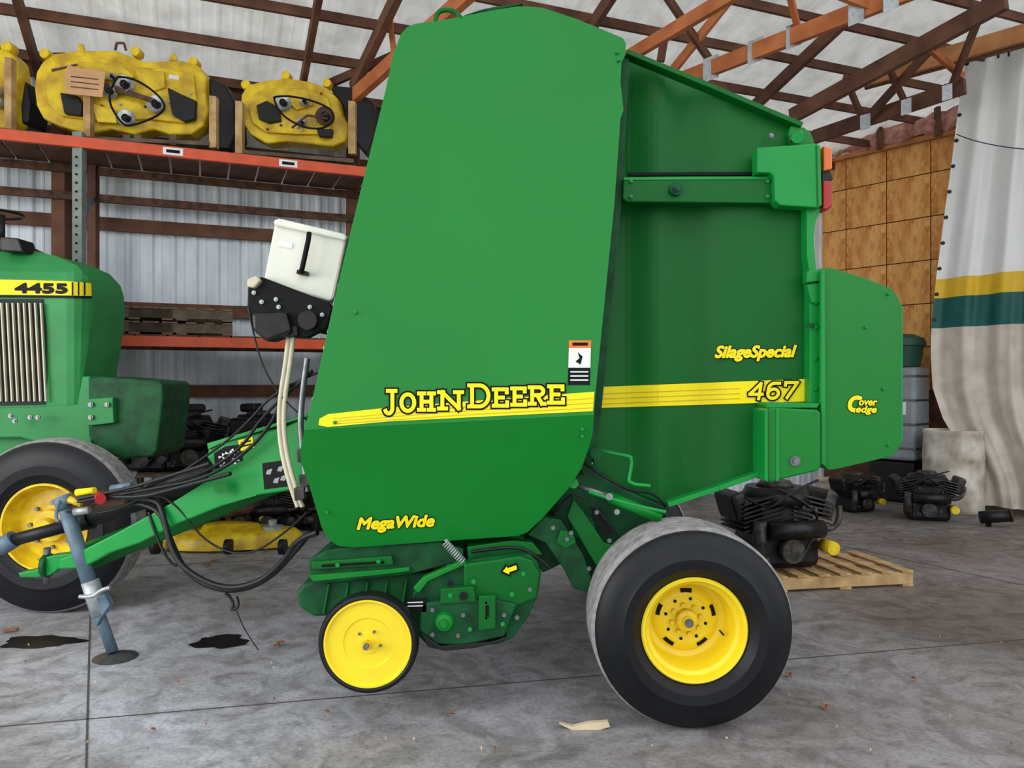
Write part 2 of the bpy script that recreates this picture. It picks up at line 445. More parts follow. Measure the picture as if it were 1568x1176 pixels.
bp('curtain_track',(1860,118,10.0),(2060,60,9.0),.03,.03,'steel')
for i in range(9):
    x=1890+i*20; d=10.0-.55*(x-1885)/115
    cyl('hook',W(x,100-i*5,d),W(x,122-i*3,d),.012,'blackp',seg=8)
tubep('tie_cord',[(1868,262,9.8),(1920,285,9.7),(2010,292,9.3)],.006,'blackp')
end()

def strip(name,a,b,wd=.010):
    a=Vector((a[0],a[1],.002)); b=Vector((b[0],b[1],.002)); d=(b-a).normalized(); n=Vector((-d.y,d.x,0))*wd/2
    bm=bmesh.new(); bm.faces.new([bm.verts.new(p) for p in (a+n,b+n,b-n,a-n)]); return mk(name,bm,'joint')
g=grp('floor_joints',(0,4,0))
strip('joint_long',(-3.4,6.2),(-1.45,2.6)); strip('joint_cross',(-4.5,3.2),(6,5.5)); strip('joint_cross_far',(-6,6.3),(8,9.3))
strip('joint_long_right',(2.3,9.6),(5.4,3.9))
end()
def blob(name,cx,cy,rx,ry,m,z=.003,n=40,j=.25):
    bm=bmesh.new(); vs=[]
    ph=[random.uniform(0,6) for _ in range(4)]
    for i in range(n):
        a=2*math.pi*i/n; k=1+j*(math.sin(3*a+ph[0])*.5+math.sin(5*a+ph[1])*.3+math.sin(8*a+ph[2])*.25+math.sin(13*a+ph[3])*.12)
        vs.append(bm.verts.new((cx+rx*k*math.cos(a),cy+ry*k*math.sin(a),z)))
    bm.faces.new(vs); return mk(name,bm,m)
blob('oil_puddle',-2.98,4.85,.24,.12,'oil',.004)
blob('oil_puddle',-1.84,4.85,.165,.13,'oil',.004)

g=grp('dry_leaves',(0,4,0))
def leaf(px,py,s,m='leaf'):
    Y=H*F/(py-750); X=(px-1000)*Y/F
    bm=bmesh.new(); a=random.uniform(0,6); vs=[]
    for i in range(9):
        t=2*math.pi*i/9; r=s*(1 if i%2 else .6)
        vs.append(bm.verts.new((X+r*1.4*math.cos(t)*math.cos(a)-r*.7*math.sin(t)*math.sin(a),Y+r*1.4*math.cos(t)*math.sin(a)+r*.7*math.sin(t)*math.cos(a),.006+.018*abs(math.sin(t)))))
    bm.faces.new(vs); mk('leaf',bm,m)
for (x,y,s) in ((405,1107,.05),(420,1098,.04),(550,1260,.035),(540,1265,.025),(520,1078,.03),(20,1235,.05),(1610,1385,.03),(1540,1322,.03),(880,1400,.02),(1785,1330,.015),(430,1040,.04),(640,1395,.015),(300,1430,.015)):
    leaf(x,y,s)
for i in range(50):
    leaf(random.uniform(50,1980),random.uniform(1180,1480),random.uniform(.004,.009),'paper' if i%2 else 'leaf')
end()
g=grp('corn_husk',(.35,3.65,0))
sheet('husk',[(1092,1414),(1120,1420),(1150,1413),(1188,1410),(1192,1420),(1150,1432),(1120,1428)],3.62,.03,'paper',.002)
end()

# ================================================================ WHEELS
def wheel(pref,c,R_,Rr,width):
    s=R_/.48; w_=width
    prof=[(Rr+.005,.035),(Rr+.02,.005),(Rr+.05*s,-.012),(Rr+.055*s,-.019),(Rr+.10*s,-.024),(Rr+.106*s,-.018),(Rr+.15*s,-.010),(R_*.93,.016),(R_*.955,.034),(R_*.968,.036),(R_*.985,.055)]
    idx=[0]*(len(prof)-2)+[1]
    ng=6; y0=.065; y1=w_-.065; seg=(y1-y0)/ng
    for i in range(ng):
        a=y0+i*seg; b=a+seg; rr=R_*(.995+.005*(1-abs(i-2.5)/2.5))
        if i<ng-1:
            prof+=[(rr,a+.003),(rr,b-.015),(R_*.955,b-.012),(R_*.955,b-.002)]; idx+=[1,1,0,0]
        else:
            prof+=[(R_*.998,a+.004),(R_*.99,b)]; idx+=[1,1]
    prof+=[(R_*.97,w_-.045),(R_*.90,w_-.005),(Rr+.10*s,w_+.015),(Rr+.01,w_-.02)]
    idx+=[1,0,0,0]
    lathe(pref+'tyre',prof,c,['rubber','rubber_t'],seg=96,midx=idx)
# ================================================================ ROUND BALER
baler=grp('round_baler',(.3,4.8,0))
cre=lambda x,y: y+.052*(x-622)
def shD(x,y):
    q=cre(x,y)
    if q<838: d=3.66+.24*max(0,(838-q))/820
    else: d=3.66+.20*(q-838)/230
    return d
shield=[(783,66),(796,52),(812,46),(870,38),(960,20),(1012,12),(1030,12),(1060,15),(1130,38),(1216,74),(1223,84),(1221,108),(1214,122),(1212,160),(1218,215),(1212,232),(1200,400),(1180,600),(1163,770),(1158,845),(1152,870),(1136,915),(1110,955),(1060,1012),(1030,1040),(1012,1047),(850,1058),(690,1070),(660,1066),(640,1052),(628,1030),(600,935),(588,905),(586,880),(592,850),(612,770),(630,690),(652,590),(690,430),(722,300),(752,180),(768,105)]
cuts=[((622,q),(.052,1)) for q in (200,400,600,760,838,900,980)]
sheet('side_shield',shield,shD,.12,'green',.012,cuts,seg=3)
sheet('shield_gap_shade',[(1214,112),(1230,112),(1224,230),(1214,400),(1194,600),(1176,790),(1166,880),(1140,930),(1130,900),(1150,800),(1190,400),(1205,160)],3.97,.1,'green_dirty',.003)  # added dark strip stands for the shade between shield and rear panel
body=[(800,70),(1010,30),(1225,108),(1560,262),(1560,800),(1490,905),(1310,968),(1215,950),(1160,900),(1100,960),(1020,1030),(700,1050),(640,1020),(605,890),(650,650),(760,200)]
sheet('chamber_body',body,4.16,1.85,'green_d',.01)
def sst(a,b,x):
    t=min(1,max(0,(x-a)/(b-a))); return t*t*(3-2*t)
def rpD(x,y):
    return 4.13-.075*sst(1210,1300,x)+.04*sst(1285,1345,x)-.085*sst(1345,1430,x)
rear=[(1150,100),(1225,108),(1300,138),(1400,178),(1500,222),(1560,247),(1582,262),(1590,285),(1600,400),(1580,430),(1580,800),(1500,915),(1400,950),(1300,984),(1270,975),(1215,955),(1160,910),(1150,800)]
rx=[1210+i*11 for i in range(21)]
cx=[((x,0),(1,0)) for x in rx]
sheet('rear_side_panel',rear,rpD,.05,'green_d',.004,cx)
def rim(name,pts,wd,D,th,m):
    for i in range(len(pts)-1):
        beam(name,W(pts[i][0],pts[i][1],D),W(pts[i+1][0],pts[i+1][1],D),th,wd,m,.003)
rim('top_rim',[(1222,106),(1300,138),(1400,179),(1500,222),(1562,248)],.025,3.98,.08,'green_d')
rim('bottom_rim',[(1496,918),(1400,952),(1302,984)],.025,3.96,.08,'green_l')
sheet('rear_gusset_round',[(1545,245),(1570,248),(1584,258),(1590,275),(1588,300),(1560,300),(1540,262)],3.96,.06,'green',.006)
for p in ((1505,266),(1545,272),(1562,262)): bolt(W(p[0],p[1],3.96),.014)
cyl('top_pivot',W(1558,268,3.98),W(1558,268,3.9),.03,'green_l')
sheet('upper_bar',[(1218,346),(1505,344),(1512,350),(1512,397),(1225,394),(1216,388)],3.93,.07,'green_d',.006)
sheet('upper_bar_lip',[(1218,346),(1505,344),(1505,350),(1218,352)],3.925,.02,'green_l',.003)
sheet('bar_slot',[(1226,337),(1503,335),(1503,342),(1226,343)],3.98,.02,'black',.001)
lathe('bar_bush',[(0,-.05),(.018,-.05),(.018,-.03),(.032,-.03),(.034,0),(.034,.03)],W(1318,371,3.93),['green_dirty'],seg=24)
cyl('bush_hole',W(1318,371,3.877),W(1318,371,3.90),.012,'blackp')
for x in (1232,1498): 
    bolt(W(x,355,3.93),.01,'green_l'); bolt(W(x,385,3.93),.01,'green_l')
sheet('upper_rear_box',[(1479,288),(1596,280),(1603,284),(1606,400),(1600,406),(1524,401),(1514,392),(1512,345),(1505,338),(1479,337)],3.88,.09,'green_l',.006)
sheet('box_edge_seam',[(1593,284),(1596,284),(1599,403),(1596,403)],3.877,.004,'green_d',0)
sheet('amber_reflector',[(1609,284),(1626,290),(1626,330),(1609,334)],3.92,.05,'amber',.006)
sheet('tail_lamp_bracket',[(1606,330),(1622,332),(1628,350),(1606,360)],3.94,.05,'blackp',.004)
sheet('tail_lamp',[(1608,352),(1622,352),(1627,362),(1627,402),(1618,410),(1608,410)],3.90,.09,'red',.01)
sheet('rear_post',[(1576,404),(1606,406),(1594,430),(1590,465),(1594,520),(1594,560),(1604,575),(1604,805),(1582,805),(1582,540),(1576,500)],3.93,.1,'green_l',.005)
for y in (592,640,700,760): bolt(W(1592,y,3.93),.01,'green_l')
sheet('hinge_clip',[(1576,530),(1606,524),(1606,548),(1576,552)],3.9,.06,'green_l',.004)
sheet('hinge_clip',[(1576,556),(1604,552),(1604,590),(1586,592)],3.91,.05,'green_l',.004)
sheet('reflector_tab',[(1576,631),(1590,631),(1590,639),(1576,639)],3.91,.01,'green_dirty',.001)
rdD=lambda x,y: 3.88+.10*max(0,(x-1618))/140
sheet('rear_cover',[(1606,530),(1612,523),(1620,522),(1690,543),(1738,562),(1752,575),(1758,592),(1758,868),(1752,882),(1738,892),(1640,915),(1620,918),(1606,908)],rdD,.35,'green',.012,[((1620,0),(1,0)),((1757,0),(1,0))],seg=3)
sheet('rear_cover_flange',[(1604,530),(1611,524),(1613,912),(1604,905)],3.86,.03,'green_l',.003)
sheet('rear_cover_lip',[(1757,590),(1764,600),(1764,860),(1757,872)],4.0,.2,'green_l',.004)
for p in ((1735,575),(1690,640),(1735,870),(1725,760)): bolt(W(p[0],p[1],rdD(*p)),.007,'green_l')
text2('door_badge_c','C',1658,1682,803,30,0,rdD,'dec_y','black',2.4,3.4,.2)
text2('door_badge_over','over',1678,1713,791,14,.02,lambda x,y:rdD(x,y)-.003,'dec_y','black',.8,2,.25)
text2('door_badge_edge','edge',1672,1712,805,13,.02,lambda x,y:rdD(x,y)-.003,'dec_y','black',.8,2,.25)
sheet('lower_rear_box',[(1497,800),(1507,796),(1596,800),(1604,806),(1604,912),(1598,920),(1520,938),(1506,943),(1498,940)],3.84,.2,'green',.01)
sheet('lower_box_flange',[(1494,802),(1500,797),(1500,942),(1494,938)],3.82,.22,'green_l',.003)
sheet('lower_box_flange_2',[(1516,797),(1522,797),(1522,938),(1516,940)],3.835,.01,'green_l',.002)
sheet('lower_box_top',[(1497,797),(1596,797),(1602,788),(1497,786)],3.86,.18,'green_l',.004)
lathe('box_pivot_bolt',[(0,-.02),(.014,-.02),(.016,-.01),(.026,-.01),(.028,0)],W(1552,900,3.84),['steel'],seg=20)
def decal(name,pts,Df,m,lift=.004,cuts=()):
    return sheet(name,pts,(lambda x,y:(Df(x,y) if callable(Df) else Df)-lift),0,m,0,cuts)
decal('stripe_rear',[(1166,756),(1576,740),(1576,784),(1166,797)],rpD,'dec_y',.006,cx)
for k in (.3,.55,.8):
    y0=758+39*k; y1=y0-.039*280
    decal('stripe_rear_line',[(1166,y0-.8),(1446,y1-.8),(1446,y1+.8),(1166,y0+.8)],rpD,'dec_y2',.008,cx)
num=[('4',1463,1487,779,30),('6',1498,1520,778,30),('7',1530,1553,777,30)]
f401=lambda x,y:4.01
stroke_word('number_decal_outline',num,f401,11.5,'black',.012,.16)
stroke_word('number_decal',num,f401,6,'dec_y',.016,.16)
text2('model_line_decal','SilageSpecial',1397,1555,698,23,-.01,4.005,'dec_y','black',1.5,2.9,.3)
c2_=[((622,q),(.052,1)) for q in (760,)]
decal('stripe_front',[(622,830),(624,818),(640,809),(750,797),(900,785),(1161,765),(1158,803),(900,816),(760,823),(640,834)],shD,'dec_y',.003,c2_)
for k in (.3,.55,.8):
    decal('stripe_front_line',[(650,811+20*k),(900,785+31*k),(1159,766+37*k),(1159,767.6+37*k),(900,787+31*k),(650,813+20*k)],shD,'dec_y2',.0042,c2_)
bl=lambda x: 805-.055*(x-750)
let=[('J',750,774,bl(760)+3,44),('O',783,810,bl(797),32),('H',818,848,bl(833),32),('N',857,903,bl(880),32),('D',916,956,bl(936)-1,41),('E',964,992,bl(978),32),('E',1000,1027,bl(1013),32),('R',1034,1064,bl(1050),32),('E',1072,1101,bl(1086),32)]
stroke_word('brand_letters_outline',let,shD,14,'black',.0055)
stroke_word('brand_letters',let,shD,7.5,'dec_y',.0085)
text2('width_decal','MegaWide',698,848,1034,23,-.045,shD,'dec_y','black',1.5,3.2,.25)
decal('warning_orange',[(1111,665),(1155,665),(1154,680),(1111,680)],shD,'dorange',.003)
decal('warning_white',[(1111,680),(1154,680),(1153,718),(1110,718)],shD,'dwhite',.003)
decal('warning_black',[(1110,718),(1153,718),(1152,752),(1109,752)],shD,'black',.003)
decal('warning_figure',[(1128,688),(1138,696),(1134,712),(1124,706),(1132,699)],shD,'black',.0045)
for y in (725,733,741): decal('warning_text',[(1114,y),(1149,y),(1149,y+2.5),(1114,y+2.5)],shD,'dwhite',.0045)
decal('warning_head',[(1118,669),(1148,669),(1148,675),(1118,675)],shD,'black',.0045)
for p in ((1208,118),(1205,103),(695,610),(1137,838),(1137,852),(640,1000),(655,825)): bolt(W(p[0],p[1],shD(*p)),.009,'green_l')
tubep('lift_loop',[(850,44,3.9),(852,24,3.9),(872,18,3.9),(893,24,3.9),(900,36,3.9)],.012,'green_d')
sheet('top_cap',[(905,30),(960,20),(1012,11),(1022,6),(990,8),(940,18)],3.95,.3,'green_dirty',.004)
for (x,y) in ((760,190),(738,280),(716,372),(694,462),(668,560),(640,680),(618,780)):
    cyl('edge_stud',W(x-8,y,3.86),W(x+6,y,3.86),.012,'galv',seg=10)
tubep('edge_chain',[(672,560,3.86),(650,585,3.85),(655,610,3.85),(640,650,3.86)],.006,'steel')

# ---- lower machinery
def pl(n,pts,D,t,m='green_d',b=.006): return sheet(n,pts,D,t,m,b)
pl('pickup_top_plate',[(603,1094),(640,1074),(690,1068),(860,1058),(905,1072),(905,1095),(800,1122),(760,1126),(612,1142),(603,1128)],3.9,.5,'green_dirty')
pl('slot_rail',[(608,1098),(765,1086),(768,1104),(628,1112),(608,1112)],3.87,.03,'green_d')
pl('slot',[(628,1103),(750,1096),(750,1101),(628,1108)],3.865,.01,'black',.001)
pl('top_plate_lip',[(603,1124),(760,1112),(800,1108),(800,1116),(762,1121),(612,1136)],3.88,.03,'green',.003)
bolt(W(660,1103,3.86),.012,'green_l'); bolt(W(740,1096,3.86),.012,'green_l')
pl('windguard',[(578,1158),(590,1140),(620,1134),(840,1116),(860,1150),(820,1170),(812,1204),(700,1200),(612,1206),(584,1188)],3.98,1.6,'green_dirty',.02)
for i in range(5):
    x=640+i*38; pl('windguard_rib',[(x,1140-i*2),(x+5,1140-i*2),(x-6,1200),(x-11,1200)],3.965,.02,'green_d')
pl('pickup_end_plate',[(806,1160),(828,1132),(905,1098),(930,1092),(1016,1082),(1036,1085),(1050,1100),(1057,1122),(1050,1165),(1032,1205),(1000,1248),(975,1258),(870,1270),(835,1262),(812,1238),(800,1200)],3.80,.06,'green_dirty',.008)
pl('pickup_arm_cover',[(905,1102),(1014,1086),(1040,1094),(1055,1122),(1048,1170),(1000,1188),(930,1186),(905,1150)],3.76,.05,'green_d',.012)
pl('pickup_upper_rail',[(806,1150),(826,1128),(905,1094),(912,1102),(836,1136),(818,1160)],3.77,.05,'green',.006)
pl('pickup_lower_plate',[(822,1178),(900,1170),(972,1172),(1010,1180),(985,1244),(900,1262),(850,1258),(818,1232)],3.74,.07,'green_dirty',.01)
pl('slide_plate',[(935,1165),(968,1163),(968,1228),(935,1232)],3.71,.04,'green_d',.005)
pl('slide_slot',[(948,1182),(955,1182),(955,1205),(948,1205)],3.708,.01,'black',.001)
pl('cam_bracket',[(860,1150),(925,1146),(930,1176),(860,1180)],3.72,.05,'green_d',.005)
pl('chain_case',[(822,1236),(860,1262),(960,1254),(990,1244),(984,1252),(930,1266),(868,1272),(836,1264)],3.73,.08,'blackp',.004)
lathe('pickup_hub',[(0,-.05),(.018,-.05),(.022,-.035),(.04,-.03),(.05,-.01),(.05,.03)],W(868,1213,3.74),['green'],seg=32)
for (x,y) in ((905,1160),(905,1200),(918,1228),(950,1175),(950,1205),(985,1200),(1000,1160),(1022,1120),(1035,1150),(880,1162),(845,1190),(845,1238),(895,1240),(982,1218),(1010,1205),(925,1135)):
    bolt(W(x,y,3.73),.012,'steel' if (x+y)%2 else 'green_l')
for (x,y,r) in ((905,1165,.02),(880,1140,.015)): cyl('plate_hole',W(x,y,3.712),W(x,y,3.70),r,'black')
decal('arrow_outline',[(977,1118),(988,1101),(991,1106),(1010,1099),(1014,1114),(997,1121),(997,1127)],3.757,'black',.003)
decal('arrow_yellow',[(982,1116),(990,1106),(991,1110),(1008,1104),(1010,1112),(994,1118),(995,1122)],3.757,'dec_y',.005)
pl('serial_plate',[(789,1170),(833,1168),(833,1196),(791,1194)],3.74,.01,'black',.001)
for y in (1176,1183): decal('serial_text',[(796,y),(826,y-1),(826,y+1),(796,y+2)],3.74,'dwhite',.003)
sp=[]
a0=W(868,1058,3.78); a1=W(905,1098,3.78)
for i in range(120):
    t=i/119; p=a0.lerp(a1,t); an=t*2*math.pi*11
    d=(a1-a0).normalized(); n1=Vector((0,1,0)); n2=d.cross(n1)
    sp.append(p+n1*.018*math.cos(an)+n2*.018*math.sin(an))
tube('lift_spring',sp,.0035,'galv')
pl('side_frame',[(1100,960),(1150,900),(1215,955),(1300,990),(1292,1030),(1225,1090),(1190,1105),(1165,1150),(1140,1100),(1090,1030),(1080,1000)],4.02,.12,'green_dirty',.008)
pl('lower_frame_arm',[(1060,1010),(1095,1015),(1140,1085),(1165,1160),(1120,1150),(1100,1110),(1065,1060),(1030,1045)],3.9,.08,'green_dirty',.006)
pl('frame_arm_rear',[(1120,975),(1140,1000),(1180,1060),(1240,1078),(1200,1130),(1175,1120),(1148,1078),(1108,1010)],3.92,.06,'green_d',.006)
pl('frame_gusset',[(1180,960),(1290,1008),(1285,1016),(1176,968)],3.9,.05,'green',.003)
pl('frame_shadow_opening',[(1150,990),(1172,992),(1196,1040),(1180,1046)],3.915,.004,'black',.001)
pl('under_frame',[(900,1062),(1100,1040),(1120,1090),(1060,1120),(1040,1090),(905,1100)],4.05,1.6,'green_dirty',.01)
pl('drive_chain_guard',[(912,1068),(1000,1056),(1040,1060),(1060,1084),(1020,1086),(960,1088),(915,1094)],3.88,.1,'green_d',.006)
tubep('drive_chain',[(920,1078,3.86),(960,1072,3.86),(1010,1068,3.86),(1040,1080,3.86),(1075,1110,3.88)],.008,'engine')
pl('axle_bracket',[(1138,1082),(1200,1075),(1300,1100),(1290,1180),(1200,1150),(1160,1160)],4.08,.15,'green',.008)
pl('ball_joint_plate',[(1095,1035),(1120,1042),(1125,1060),(1105,1072),(1088,1060)],3.86,.03,'green_d',.004)
for (x,y) in ((1107,1052),(1115,1040),(1165,1000),(1190,1055),(1150,1110),(1205,1090),(1080,1030)): bolt(W(x,y,3.86),.012)
cyl('axle',W(1345,1222,3.8),W(1345,1222,3.8)+Vector((0,2.1,0)),.05,'green_d')
cyl('cylinder_body',W(1190,970,3.88),W(1290,1012,3.86),.028,'green')
cyl('cylinder_rod',W(1128,948,3.88),W(1195,972,3.88),.014,'steel')
cyl('rod_end',W(1120,944,3.9),W(1120,944,3.84),.025,'green_l')
cyl('cylinder_end',W(1190,970,3.91),W(1190,970,3.84),.018,'steel')
tubep('support_rod',[(1150,960,3.86),(1220,985,3.85),(1300,1000,3.85)],.01,'green_l')
tubep('crank_lever',[(1160,878,3.9),(1182,882,3.85),(1232,892,3.8),(1234,905,3.8),(1228,940,3.8),(1240,946,3.8),(1270,949,3.8)],.009,'green_l',2)
cyl('crank_boss',W(1165,885,3.92),W(1165,885,3.86),.03,'green_dirty')
tubep('brake_hose',[(1135,900,3.95),(1170,925,3.9),(1230,960,3.9),(1280,960,3.92),(1300,990,3.95)],.007,'blackp')
tubep('brake_hose',[(1085,1000,3.92),(1110,960,3.88),(1150,975,3.87),(1180,1010,3.87),(1210,1050,3.9)],.006,'blackp')
cyl('body_bolt',W(1205,1000,3.9),W(1205,1000,3.84),.014,'steel')
for (x,y,r) in ((1010,1065,.05),(1140,1030,.06),(960,1080,.04)):
    cyl('roller',W(x,y,3.95),W(x,y,3.95)+Vector((0,1.8,0)),r,'green_dirty')
wc=W(1358,1232,3.57); wc.z=.479
wheel('main_',wc,.479,.238,.42)
lathe('main_rim',[(.246,.035),(.25,.012),(.243,.004),(.232,.006),(.226,.02),(.222,.05),(.205,.06),(.200,.075),(.198,.20),(.190,.215),(.165,.222),(.150,.205),(.118,.195),(.112,.20),(.10,.20),(.0,.20)],wc,['yellow'],seg=72)
for i in range(8):
    a=i*math.pi/4+.2; p=wc+Vector((.072*math.cos(a),.198,.072*math.sin(a)))
    cyl('lug_nut',p,p+Vector((0,-.022,0)),.011,'yellow_dirty',seg=6)
    a+=.35; p=wc+Vector((.100*math.cos(a),.1995,.100*math.sin(a)))
    cyl('disc_hole',p,p+Vector((0,-.003,0)),.008,'black',seg=12)
for i in range(5):
    a=i*2*math.pi/5+.3
    bm=bmesh.new(); vs=[]
    for k in range(9): 
        b=a+ (k-4)*.05; vs.append(bm.verts.new((wc.x+.150*math.cos(b),wc.y+.2025,wc.z+.150*math.sin(b))))
    for k in range(8,-1,-1):
        b=a+ (k-4)*.05; vs.append(bm.verts.new((wc.x+.130*math.cos(b),wc.y+.1955,wc.z+.130*math.sin(b))))
    bm.faces.new(vs); mk('hand_hole',bm,'black')
lathe('hub',[(0,-.075),(.02,-.075),(.026,-.07),(.030,-.05),(.04,-.045),(.05,-.04),(.052,0)],wc+Vector((0,.2,0)),['yellow_dirty'],seg=32)
cyl('hub_cap',wc+Vector((0,.13,0)),wc+Vector((0,.12,0)),.022,'steel')
cyl('valve',wc+Vector((.16,.17,-.05)),wc+Vector((.165,.12,-.055)),.005,'blackp',seg=8)
wc2=Vector((wc.x,5.75,.479)); wheel('far_',wc2,.479,.238,.42)
lathe('far_rim',[(.246,.035),(.243,.004),(.222,.05),(.198,.20),(.0,.20)],wc2,['yellow'],seg=48)
gc=W(718,1258,3.64)
lathe('gauge_tyre',[(.205,.03),(.208,.0),(.218,-.008),(.230,-.004),(.2375,.012),(.2385,.05),(.232,.085),(.215,.095),(.205,.09)],gc,['rubber'],seg=72)
lathe('gauge_disc',[(.21,.0),(.208,-.004),(.200,-.004),(.197,.002),(.194,.012),(.12,.012),(.115,.018),(.055,.018),(.05,.012),(.03,.012),(.028,-.004),(0,-.004)],gc,['yellow'],seg=72)
cyl('gauge_axle',gc+Vector((0,-.004,0)),gc+Vector((0,-.05,0)),.013,'steel'); cyl('gauge_nut',gc+Vector((0,-.004,0)),gc+Vector((0,-.022,0)),.024,'yellow_dirty',seg=6)
for (x,y) in ((.03,.055),(-.04,.045),(.06,-.01)): 
    p=gc+Vector((x,.012,y)); cyl('disc_rivet',p,p+Vector((0,-.008,0)),.007,'steel',seg=10)
cyl('gauge_stub',gc+Vector((0,.02,0)),gc+Vector((0,.25,0)),.02,'green_d')
pl('gauge_arm',[(700,1215),(830,1190),(835,1215),(735,1270),(705,1265)],3.84,.03,'green_d')

# ---- net wrap tank, bracket at the front
pl('net_tank',[(536,434),(545,430),(670,458),(677,466),(652,582),(645,589),(520,556),(514,548)],4.15,.5,'white',.03)
pl('tank_lid',[(533,430),(545,426),(672,456),(678,462),(676,470),(535,440)],4.12,.56,'white',.012)
tubep('tank_handle',[(604,455,4.1),(602,470,4.08),(590,525,4.08),(588,530,4.1)],.014,'black',2)
pl('tank_latch',[(580,526),(600,530),(598,538),(578,534)],4.1,.05,'blackp',.003)
decal('tank_label',[(545,470),(572,475),(570,486),(543,480)],4.15,'dwhite',.006)
pl('net_bracket',[(484,548),(510,540),(640,590),(650,600),(640,640),(600,660),(520,655),(490,640),(482,600)],4.1,.06,'black',.01)
pl('net_motor',[(490,610),(560,608),(570,650),(520,668),(492,645)],4.05,.15,'engine',.02)
for (x,y) in ((497,572),(512,590),(540,585),(545,600),(560,615),(606,600),(630,615),(600,640),(526,630)): bolt(W(x,y,4.1),.013,'galv')
pl('clamp_block',[(482,545),(500,538),(508,548),(496,562),(482,560)],4.06,.05,'cream',.008)
cyl('net_roll',W(600,625,4.05),W(600,625,4.05)+Vector((0,1.4,0)),.05,'engine')
for k,dx in enumerate((0,9)):
    tubep('feed_tube',[(565+dx,640,4.12),(560+dx,700,4.12),(546+dx,780,4.1),(545+dx,850,4.1),(560+dx,930,4.08),(582+dx,990,4.06)],.013,'cream')
pl('tube_clamp',[(556,640),(580,636),(582,655),(560,660)],4.08,.06,'blackp')
tubep('tube_support',[(600,700,4.1),(585,800,4.08),(590,880,4.05),(600,960,4.02)],.016,'steel')
for (x,y) in ((588,890),(592,940),(583,965)): pl('valve_block',[(x-10,y-12),(x+12,y-14),(x+12,y+10),(x-8,y+14)],4.0,.06,'engine2')

# ---- tongue
tD=lambda x,y: 4.22+(600-x)/480*.36
arm=[(606,808),(560,832),(430,862),(408,872),(404,893),(418,912),(400,942),(330,985),(225,1042),(150,1080),(115,1092),(112,1112),(160,1110),(215,1080),(270,1062),(350,1022),(430,990),(500,968),(606,952)]
sheet('tongue_arm_near',arm,tD,.12,'green_l',.01,[((x,0),(1,0)) for x in (200,300,400,500)])
beam('tongue_arm_far',W(560,930,5.1),W(150,1095,4.75),.12,.16,'green_d',.01)
beam('tongue_cross',W(560,900,4.3),W(560,900,4.3)+Vector((0,1.4,0)),.15,.18,'green_d',.01)
pl('tongue_top_rail',[(404,866),(432,858),(606,806),(606,812),(432,866),(406,878)],lambda x,y:tD(x,y)-.02,.2,'green_l',.003)
decal('fan_decal',[(418,885),(440,872),(470,868),(474,900),(420,916)],tD,'black',.004)
for (x,y) in ((434,892),(458,882),(436,908),(460,900),(447,886)):
    for k in range(3):
        a=k*2.09+x; decal('fan_blade',[(x,y),(x+8*math.cos(a),y+7*math.sin(a)),(x+8*math.cos(a+.8),y+7*math.sin(a+.8))],tD,'dwhite',.006)
decal('caution_decal',[(465,860),(493,853),(497,874),(468,882)],tD,'dec_y',.004)
for y in (861,868): decal('caution_text',[(470,y+3),(490,y-2),(490,y+1),(470,y+6)],tD,'black',.0055)
decal('instruction_decal',[(512,905),(558,898),(562,950),(516,956)],tD,'black',.004)
for (x,y) in ((522,918),(544,912),(536,935),(550,930)): decal('instruction_icon',[(x,y),(x+10,y-3),(x+6,y+9),(x-3,y+8)],tD,'tote',.0055)
cyl('tongue_knob',W(430,952,4.30),W(430,952,4.26),.035,'green')
pl('hitch_plate',[(70,1092),(100,1086),(150,1080),(158,1098),(120,1104),(108,1116),(96,1124),(72,1128),(40,1128),(34,1120),(78,1112),(84,1104)],4.62,.1,'green_l',.006)
cyl('hitch_pin',W(92,1070,4.66),W(92,1140,4.66),.02,'steel')
cyl('hitch_pad',W(88,1104,4.66),W(98,1104,4.66),.07,'green_dirty')
cyl('pto_shaft',W(0,1062,4.9),W(150,1022,4.9),.04,'blackp'); cyl('pto_bell',W(140,1026,4.9),W(178,1012,4.9),.05,'blackp',.07)
cyl('pto_tube',W(170,1014,4.9),W(500,905,4.85),.055,'blackp'); cyl('pto_collar',W(0,1070,4.9),W(28,1052,4.9),.055,'jack')
cyl('pto_guard',W(300,965,4.85),W(420,925,4.8),.075,'engine',.09)
pl('hose_bracket',[(112,985),(130,968),(190,962),(245,968),(245,985),(200,992),(165,1000),(120,1004)],4.55,.1,'rust',.008)
cyl('red_cap',W(195,968,4.52),W(196,975,4.40),.03,'red'); cyl('hydraulic_coupler',W(135,975,4.5),W(160,985,4.5),.02,'dec_y2')
cyl('hydraulic_coupler',W(218,955,4.52),W(258,948,4.5),.022,'jack')
cyl('hydraulic_coupler',W(150,962,4.52),W(185,958,4.5),.02,'dec_y'); cyl('hydraulic_coupler',W(145,1000,4.5),W(175,996,4.5),.022,'galv')
cyl('jack_tube',W(126,985,4.57),W(183,1165,4.57),.042,'jack'); cyl('jack_head',W(120,970,4.57),W(130,992,4.57),.052,'jack')
cyl('jack_inner',W(176,1150,4.57),W(220,1272,4.57),.032,'jack')
cyl('jack_sleeve',W(176,1135,4.54),W(196,1200,4.54),.05,'galv'); tubep('jack_pin',[(155,1165,4.45),(180,1168,4.45),(200,1150,4.45),(215,1148,4.45)],.012,'galv')
pl('jack_lug',[(165,1170),(205,1162),(215,1182),(195,1210),(188,1225),(178,1210)],4.5,.05,'jack')
pf=W(225,1278,4.57); lathe('jack_foot',[(0,.012),(.04,.012),(.12,.0),(.125,.006),(.05,.03),(0,.03)],(pf.x,pf.y,.0),['steel'],seg=24,axis='z')
tubep('jack_crank',[(118,975,4.55),(112,990,4.45),(108,1015,4.42),(116,1018,4.4)],.01,'jack')
